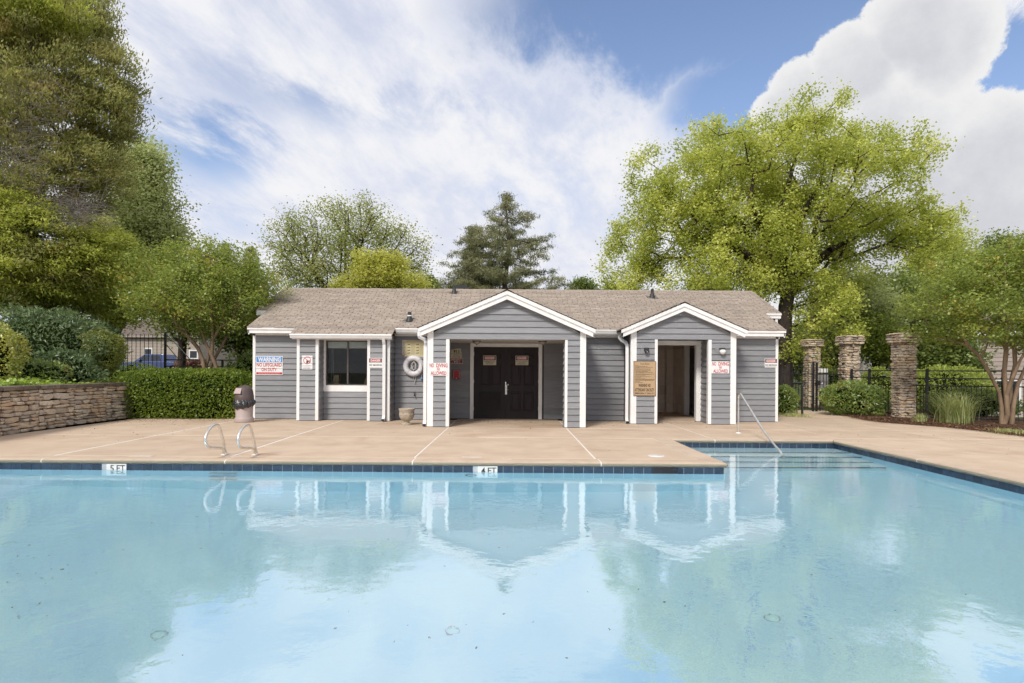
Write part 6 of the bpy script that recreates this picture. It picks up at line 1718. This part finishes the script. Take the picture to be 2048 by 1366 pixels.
def life_ring():
    Y = MAIN - .075; c = P(827, 732, Y); R, r = .218, .078
    T = empty('life_ring', c, label='white life ring with coiled rope hanging on the grey wall', cat='life ring')
    MB().torus(c, R, r, 'y', 40, 14).build('ring', MAT['ring_white'], T)
    for a in (45, 135, 225, 315):
        t = math.radians(a); MB().torus(c, R, r + .004, 'y', 4, 14, t - .10, t + .10).build('band', MAT['ring_band'], T)
    rng = np.random.default_rng(4); m = []
    for k in range(150):
        t = k * .42; m.append((c.x + .062 * math.cos(t) * rng.uniform(.5, 1.15) + .01, Y - .02 - .0005 * k * .6 + rng.normal(0, .006), c.z + .115 * math.sin(t) * rng.uniform(.75, 1.1)))
    MB().tube(smooth_path(m, 3), .0065, 5).build('rope', MAT['rope'], T)
    MB().tube(smooth_path([(c.x - .01, Y, c.z - .29), (c.x + .01, Y, c.z - .38), (c.x + .035, Y, c.z - .44), (c.x + .02, Y, c.z - .47), (c.x + .03, Y, c.z - .42), (c.x + .055, Y, c.z - .36), (c.x + .06, Y, c.z - .29)], 5), .006, 6).build('rope_end', MAT['rope'], T)
    MB().tube(smooth_path([(c.x + .15, Y - .06, c.z + .18), (c.x + .23, Y - .085, c.z + .05), (c.x + .24, Y - .08, c.z - .08), (c.x + .18, Y - .07, c.z - .2)], 5), .007, 6).build('grab_line', MAT['rope'], T)
    MB().lathe([(0, -.04), (.022, -.034), (.036, -.014), (.036, .012), (.022, .034), (0, .042)], (c.x + .225, Y - .02, c.z - .345), 14).build('float', MAT['float_blue'], T)
    MB().tube([(c.x + .225, Y - .02, c.z - .31), (c.x + .222, Y - .02, c.z - .2)], .005, 6).build('float_line', MAT['rope'], T)
    MB().box(c.x - .03, c.x + .03, Y, MAIN - .01, c.z + .10, c.z + .13).build('hook', MAT['lead_black'], T)


life_ring()


# ------------------------------------------------------------------ signs and fixtures
class Sign:
    """flat board given by its photo rectangle on a plane facing -Y; contents in unit coordinates, origin top left"""
    def __init__(s, name, label, px0, py0, px1, py1, y, mat, group=None, t=.005, poly=None, cat='sign', tilt=0.0):
        a, b = P(px0, py0, y), P(px1, py1, y); pm = P((px0 + px1) / 2, (py0 + py1) / 2, y)
        s.w, s.h = b.x - a.x, P((px0 + px1) / 2, py0, y).z - P((px0 + px1) / 2, py1, y).z
        s.x0, s.z1, s.y = pm.x - s.w / 2, pm.z + s.h / 2, y
        s.T = empty(name, (pm.x, y, pm.z), label=label, cat=cat, group=group)
        pl = poly or [(0, 0), (1, 0), (1, 1), (0, 1)]
        MB().prism([(s.x0 + u * s.w, s.z1 - v * s.h) for u, v in pl], 'y', y, y + t).build('board', MAT[mat], s.T)
        s.k = 0; s.tilt = tilt
    def U(s, u): return s.x0 + u * s.w
    def V(s, v): return s.z1 - v * s.h
    def yy(s): s.k += 1; return s.y - .0012 - .0004 * s.k
    def rect(s, u0, v0, u1, v1, mat, name='panel'):
        y = s.yy(); MB().add([(s.U(u0), y, s.V(v1)), (s.U(u1), y, s.V(v1)), (s.U(u1), y, s.V(v0)), (s.U(u0), y, s.V(v0))], [(0, 1, 2, 3)]).build(name, MAT[mat], s.T); return s
    def oval(s, u0, v0, u1, v1, mat, name='panel', k=24, p=2.6):
        y = s.yy(); cx, cz, rx, rz = s.U((u0 + u1) / 2), s.V((v0 + v1) / 2), (u1 - u0) / 2 * s.w, (v1 - v0) / 2 * s.h; vs = []
        for j in range(k):
            a = 2 * math.pi * j / k; c, d = math.cos(a), math.sin(a); vs.append((cx + rx * math.copysign(abs(c) ** (2 / p), c), y, cz + rz * math.copysign(abs(d) ** (2 / p), d)))
        MB().add(vs, [tuple(range(k))]).build(name, MAT[mat], s.T); return s
    def ring(s, u, v, r, wd, mat, slash=True):
        y = s.yy(); cx, cz = s.U(u), s.V(v); R = r * s.w; W_ = wd * s.w; k = 28; m = MB(); vs = []
        for j in range(k):
            a = 2 * math.pi * j / k; vs += [(cx + R * math.cos(a), y, cz + R * math.sin(a)), (cx + (R - W_) * math.cos(a), y, cz + (R - W_) * math.sin(a))]
        m.add(vs, [(2 * j, 2 * ((j + 1) % k), 2 * ((j + 1) % k) + 1, 2 * j + 1) for j in range(k)])
        if slash:
            d = .7071 * (R - W_ * .5); o = .5 * W_ * .7071; m.add([(cx - d - o, y - .0002, cz + d - o), (cx - d + o, y - .0002, cz + d + o), (cx + d + o, y - .0002, cz - d + o), (cx + d - o, y - .0002, cz - d - o)], [(0, 1, 2, 3)])
        m.build('symbol', MAT[mat], s.T); return s
    def shape(s, pts, mat):
        y = s.yy(); MB().add([(s.U(u), y, s.V(v)) for u, v in pts], [tuple(range(len(pts)))]).build('symbol', MAT[mat], s.T); return s
    def text(s, body, u0, v0, u1, v1, mat, bold=.02):
        text_on(s.T, body, s.U(u0), s.U(u1), s.V(v1), s.V(v0), s.yy(), mat, bold); return s
    def lines(s, rows, mat):
        """type too small to read: broken ink strokes"""
        y = s.yy(); m = MB(); rng = np.random.default_rng(int(abs(s.x0) * 1000) + len(rows))
        for u0, u1, v, hh in rows:
            u = u0
            while u < u1 - .004:
                w = min(rng.uniform(.02, .07), u1 - u); m.add([(s.U(u), y, s.V(v + hh)), (s.U(u + w), y, s.V(v + hh)), (s.U(u + w), y, s.V(v)), (s.U(u), y, s.V(v))], [(0, 1, 2, 3)]); u += w + .012
        m.build('small_print', MAT[mat], s.T); return s
    def danger(s, v1=.46, red='ink_red'):
        s.rect(.035, .05, .965, v1, 'ink_black'); s.oval(.09, .08, .91, v1 - .03, 'sign_white', p=3.2); s.oval(.105, .095, .895, v1 - .045, 'ink_red', p=3.2)
        return s.text('DANGER', .16, .15, .84, v1 - .10, 'sign_white', .03)


Sign('warning_sign', 'blue, white and red warning sign about lifeguard duty', 511.5, 712, 565, 750, MAIN - .034, 'sign_white') \
    .rect(.02, .035, .98, .325, 'ink_blue').text('WARNING', .08, .06, .93, .305, 'sign_white', .035).text('NO LIFEGUARD', .03, .37, .96, .56, 'ink_red', .02).text('ON DUTY', .21, .62, .78, .80, 'ink_red', .02) \
    .rect(.02, .855, .98, .965, 'ink_red').lines([(.08, .90, .875, .022), (.10, .88, .93, .022)], 'ink_pink')
Sign('no_glass_sign', 'small white sign with red prohibition circle over a bottle', 603.5, 711, 624.5, 739, BAYF - .034, 'sign_white') \
    .shape([(.42, .53), (.42, .40), (.46, .36), (.46, .30), (.54, .30), (.54, .36), (.58, .40), (.58, .53)], 'ink_black').shape([(.64, .47), (.62, .34), (.74, .34), (.72, .47)], 'ink_black').ring(.5, .345, .36, .055, 'ink_red') \
    .text('NO GLASSWARE', .07, .69, .90, .745, 'ink_grey', .0).text('ALLOWED IN', .16, .79, .82, .845, 'ink_grey', .0).text('POOL AREA', .14, .885, .78, .935, 'ink_grey', .0)
Sign('danger_sign', 'danger no smoking sign on the narrow pier beside the window', 737, 716, 764.5, 735.5, BAYF - .036, 'sign_white').danger().text('NO SMOKING', .05, .64, .95, .80, 'ink_black', .02)
cp = Sign('instruction_chart', 'yellowed first aid instruction chart above the life ring', 804, 680, 849, 714, MAIN - .034, 'sign_cream', poly=[(0, .0), (1, .03), (1, 1), (.10, .98), (.08, .90), (0, .88)], cat='chart')
cp.rect(.16, .06, .96, .94, 'sign_yellow').text('RESUSCITATION INSTRUCTIONS', .17, .045, .88, .10, 'ink_orange', .01)
cp.lines([(.04, .14, v, .014) for v in np.arange(.12, .84, .036)] + [(.40, .56, v, .013) for v in np.arange(.18, .84, .036)] + [(.78, .94, v, .013) for v in np.arange(.18, .84, .036)], 'ink_olive')
for v in (.20, .38, .54, .70):
    for u in (.22, .60): cp.shape([(u, v + .09), (u + .05, v + .05), (u + .10, v + .06), (u + .12, v + .02), (u + .14, v + .05), (u + .13, v + .09)], 'ink_brown')
cp.oval(.08, .84, .17, .95, 'ink_orange').oval(.11, .87, .19, .98, 'sign_cream')
for px0, py0, px1, py1, y, lab in ((857.8, 725.8, 895.2, 751, G1 - .036, 'no diving allowed sign on the porch pier next to the life ring'), (1422.9, 722.8, 1458, 746.8, G2 - .036, 'no diving allowed sign under the white globe lamp')):
    Sign('no_diving_sign', lab, px0, py0, px1, py1, y, 'sign_white').text('NO', .03, .04, .26, .36, 'ink_red', .02).text('DIVING', .38, .04, .98, .36, 'ink_red', .02).ring(.5, .5, .08, .016, 'ink_red').shape([(.45, .51), (.52, .47), (.55, .46), (.53, .50), (.46, .54)], 'ink_red').text('ALLOWED', .09, .66, .92, .96, 'ink_red', .02)
Sign('emergency_sign', 'chipped cream sign with large 911 inside the porch', 901.4, 697, 923.2, 716.2, DOORW - .034, 'sign_cream', poly=[(0, .12), (.55, .0), (.92, .0), (.93, .38), (1, .40), (1, 1), (0, 1)]).text('911', .24, .14, .76, .50, 'ink_brown', .03).text('EMERGENCY', .20, .62, .80, .72, 'ink_brown', .0).text('PHONE NUMBER', .12, .82, .86, .93, 'ink_brown', .0)
Sign('emergency_sign', 'red emergency 911 sign below the chipped cream sign', 899.8, 716.4, 925.3, 727.4, DOORW - .036, 'sign_white').rect(.02, .05, .98, .95, 'alarm_red').text('EMERGENCY', .08, .14, .90, .42, 'ink_cream', .02).text('911', .30, .50, .62, .86, 'ink_cream', .04).lines([(.13, .26, .70, .06), (.66, .78, .62, .06), (.70, .84, .76, .06)], 'ink_cream')
ab = Sign('alarm_box', 'small dark red call box on the porch wall below the signs', 905, 740, 920, 758.8, DOORW - .075, 'alarm_red', t=.05, cat='call box')
ab.lines([(.10, .90, .05, .035)], 'ink_pink'); ab.shape([(.38, .93), (.5, .78), (.62, .93)], 'ink_pink').rect(.10, .12, .15, .90, 'ink_pink').rect(.85, .12, .90, .90, 'ink_pink').rect(.22, .14, .78, .74, 'ink_red')
Sign('danger_sign', 'danger flammable sign on the door leaf with the louvre', 966, 711, 992, 730.2, DOORW - .034, 'sign_cream').danger().text('FLAMMABLE MATERIAL', .06, .53, .94, .63, 'ink_black', .01).text('NO SMOKING OR', .18, .69, .82, .78, 'ink_black', .01).text('OPEN FLAMES', .22, .83, .78, .92, 'ink_black', .01)
Sign('danger_sign', 'danger do not enter sign on the door leaf without louvre', 1030.7, 711.6, 1056.3, 730.2, DOORW - .034, 'sign_cream').danger().text('DO NOT ENTER', .06, .53, .94, .63, 'ink_black', .01).text('AUTHORIZED', .22, .69, .78, .78, 'ink_black', .01).text('PERSONNEL ONLY', .12, .83, .88, .92, 'ink_black', .01)
Sign('danger_sign', 'danger no smoking sign at the corner board of the pool house', 1529, 717.4, 1554.5, 735, MAIN - .034, 'sign_white').danger().text('NO SMOKING', .05, .64, .95, .80, 'ink_black', .02)
pr = Sign('pool_rules_sign', 'tall tan pool rules board beside the restroom opening', 1267, 722.3, 1311.6, 791.8, G2 - .05, 'sign_tan_edge', t=.018)
pr.rect(.03, .02, .97, .98, 'sign_tan').text('Pool Rules', .30, .045, .70, .095, 'ink_brown', .0).rect(.30, .098, .70, .102, 'ink_brown')
rows = [(.06, .22, .115), (.06, .62, .145), (.06, .86, .172), (.09, .24, .188), (.06, .76, .218), (.06, .74, .246), (.06, .78, .276), (.09, .62, .292), (.06, .86, .322), (.09, .46, .338), (.06, .92, .368), (.09, .70, .384), (.06, .52, .412), (.06, .76, .442), (.09, .34, .458), (.06, .52, .488), (.06, .93, .518), (.09, .93, .534), (.09, .88, .552), (.06, .30, .582), (.06, .42, .612)]
pr.lines([(a, b, v, .010) for a, b, v in rows], 'ink_brown')
pr.text('WARNING NO', .22, .65, .76, .745, 'ink_brown', .03).text('ATTENDANT ON DUTY', .06, .78, .92, .875, 'ink_brown', .03).text('EMERGENCY DIAL 911', .07, .90, .92, .95, 'ink_brown', .02)

for px, lab, globe in ((1291, 'small black camera-like lamp on the restroom pier above the pool rules board', False), (1443, 'white globe wall lamp above the no diving sign', True)):
    y = G2 - .024; c = P(px, 700 if not globe else 698, y); T = empty('wall_lamp', c, label=lab, cat='lamp')
    b0, b1 = (P(px - 10.5, 697, y), P(px + 6, 707, y)) if not globe else (P(px - 13, 696, y), P(px + 6, 706.5, y))
    MB().box(b0.x, b1.x, y - .012, y + .012, b1.z, b0.z).build('mounting_board', MAT['siding'], T)
    if not globe:
        MB().box(c.x - .05, c.x + .07, y - .10, y - .0125, c.z - .02, c.z + .06).build('bracket', MAT['lead_black'], T, bevel=.015)
        MB().lathe([(0, -.075), (.03, -.072), (.052, -.05), (.055, -.0), (.03, .01), (0, .01)], (c.x + .005, y - .085, c.z - .01), 16).build('socket', MAT['lead_black'], T)
        MB().lathe([(0, -.018), (.014, -.012), (.016, .0), (0, .006)], (c.x + .012, y - .128, c.z - .05), 10).build('lens', MAT['opal'], T)
    else:
        MB().box(c.x - .07, c.x + .07, y - .09, y - .0125, c.z - .02, c.z + .025).build('bracket', MAT['lead_black'], T, bevel=.01)
        MB().lathe([(0, -.125), (.03, -.12), (.06, -.098), (.078, -.06), (.075, -.025), (.055, .0), (.0, .0)], (c.x, y - .075, c.z - .02), 22).build('globe', MAT['opal'], T)
for px, lab in ((953, 'frosted porch ceiling lamp above the louvred door leaf'), (1085, 'frosted porch ceiling lamp above the corner of the door frame')):
    x = PX(px, 15.4, 686); c = (x, 15.4, 2.152); T = empty('ceiling_lamp', c, label=lab, cat='lamp')
    MB().lathe([(.115, .0), (.118, -.012), (.11, -.022), (.09, -.026), (0, -.026)], c, 22).build('canopy', MAT['alu'], T)
    MB().lathe([(.10, -.026), (.095, -.045), (.07, -.07), (.035, -.088), (0.012, -.094)], c, 22).build('shade', MAT['fixture_glass'], T)
    MB().lathe([(.014, -.093), (.018, -.102), (.010, -.116), (0, -.125)], c, 12).build('finial', MAT['alu'], T)
y = MAIN - .024; c = P(829, 789, y); T = empty('hose_bib', c, label='small dark tap on the wall above the urn', cat='tap')
MB().tube([(c.x, y + .01, c.z), (c.x, y - .05, c.z), (c.x, y - .075, c.z - .012), (c.x, y - .08, c.z - .045)], .014, 8).build('spout', MAT['lead_black'], T)
MB().torus((c.x, y - .035, c.z + .045), .026, .006, 'z', 14, 6).tube([(c.x, y - .035, c.z), (c.x, y - .035, c.z + .045)], .006, 6).build('handle', MAT['lead_black'], T)
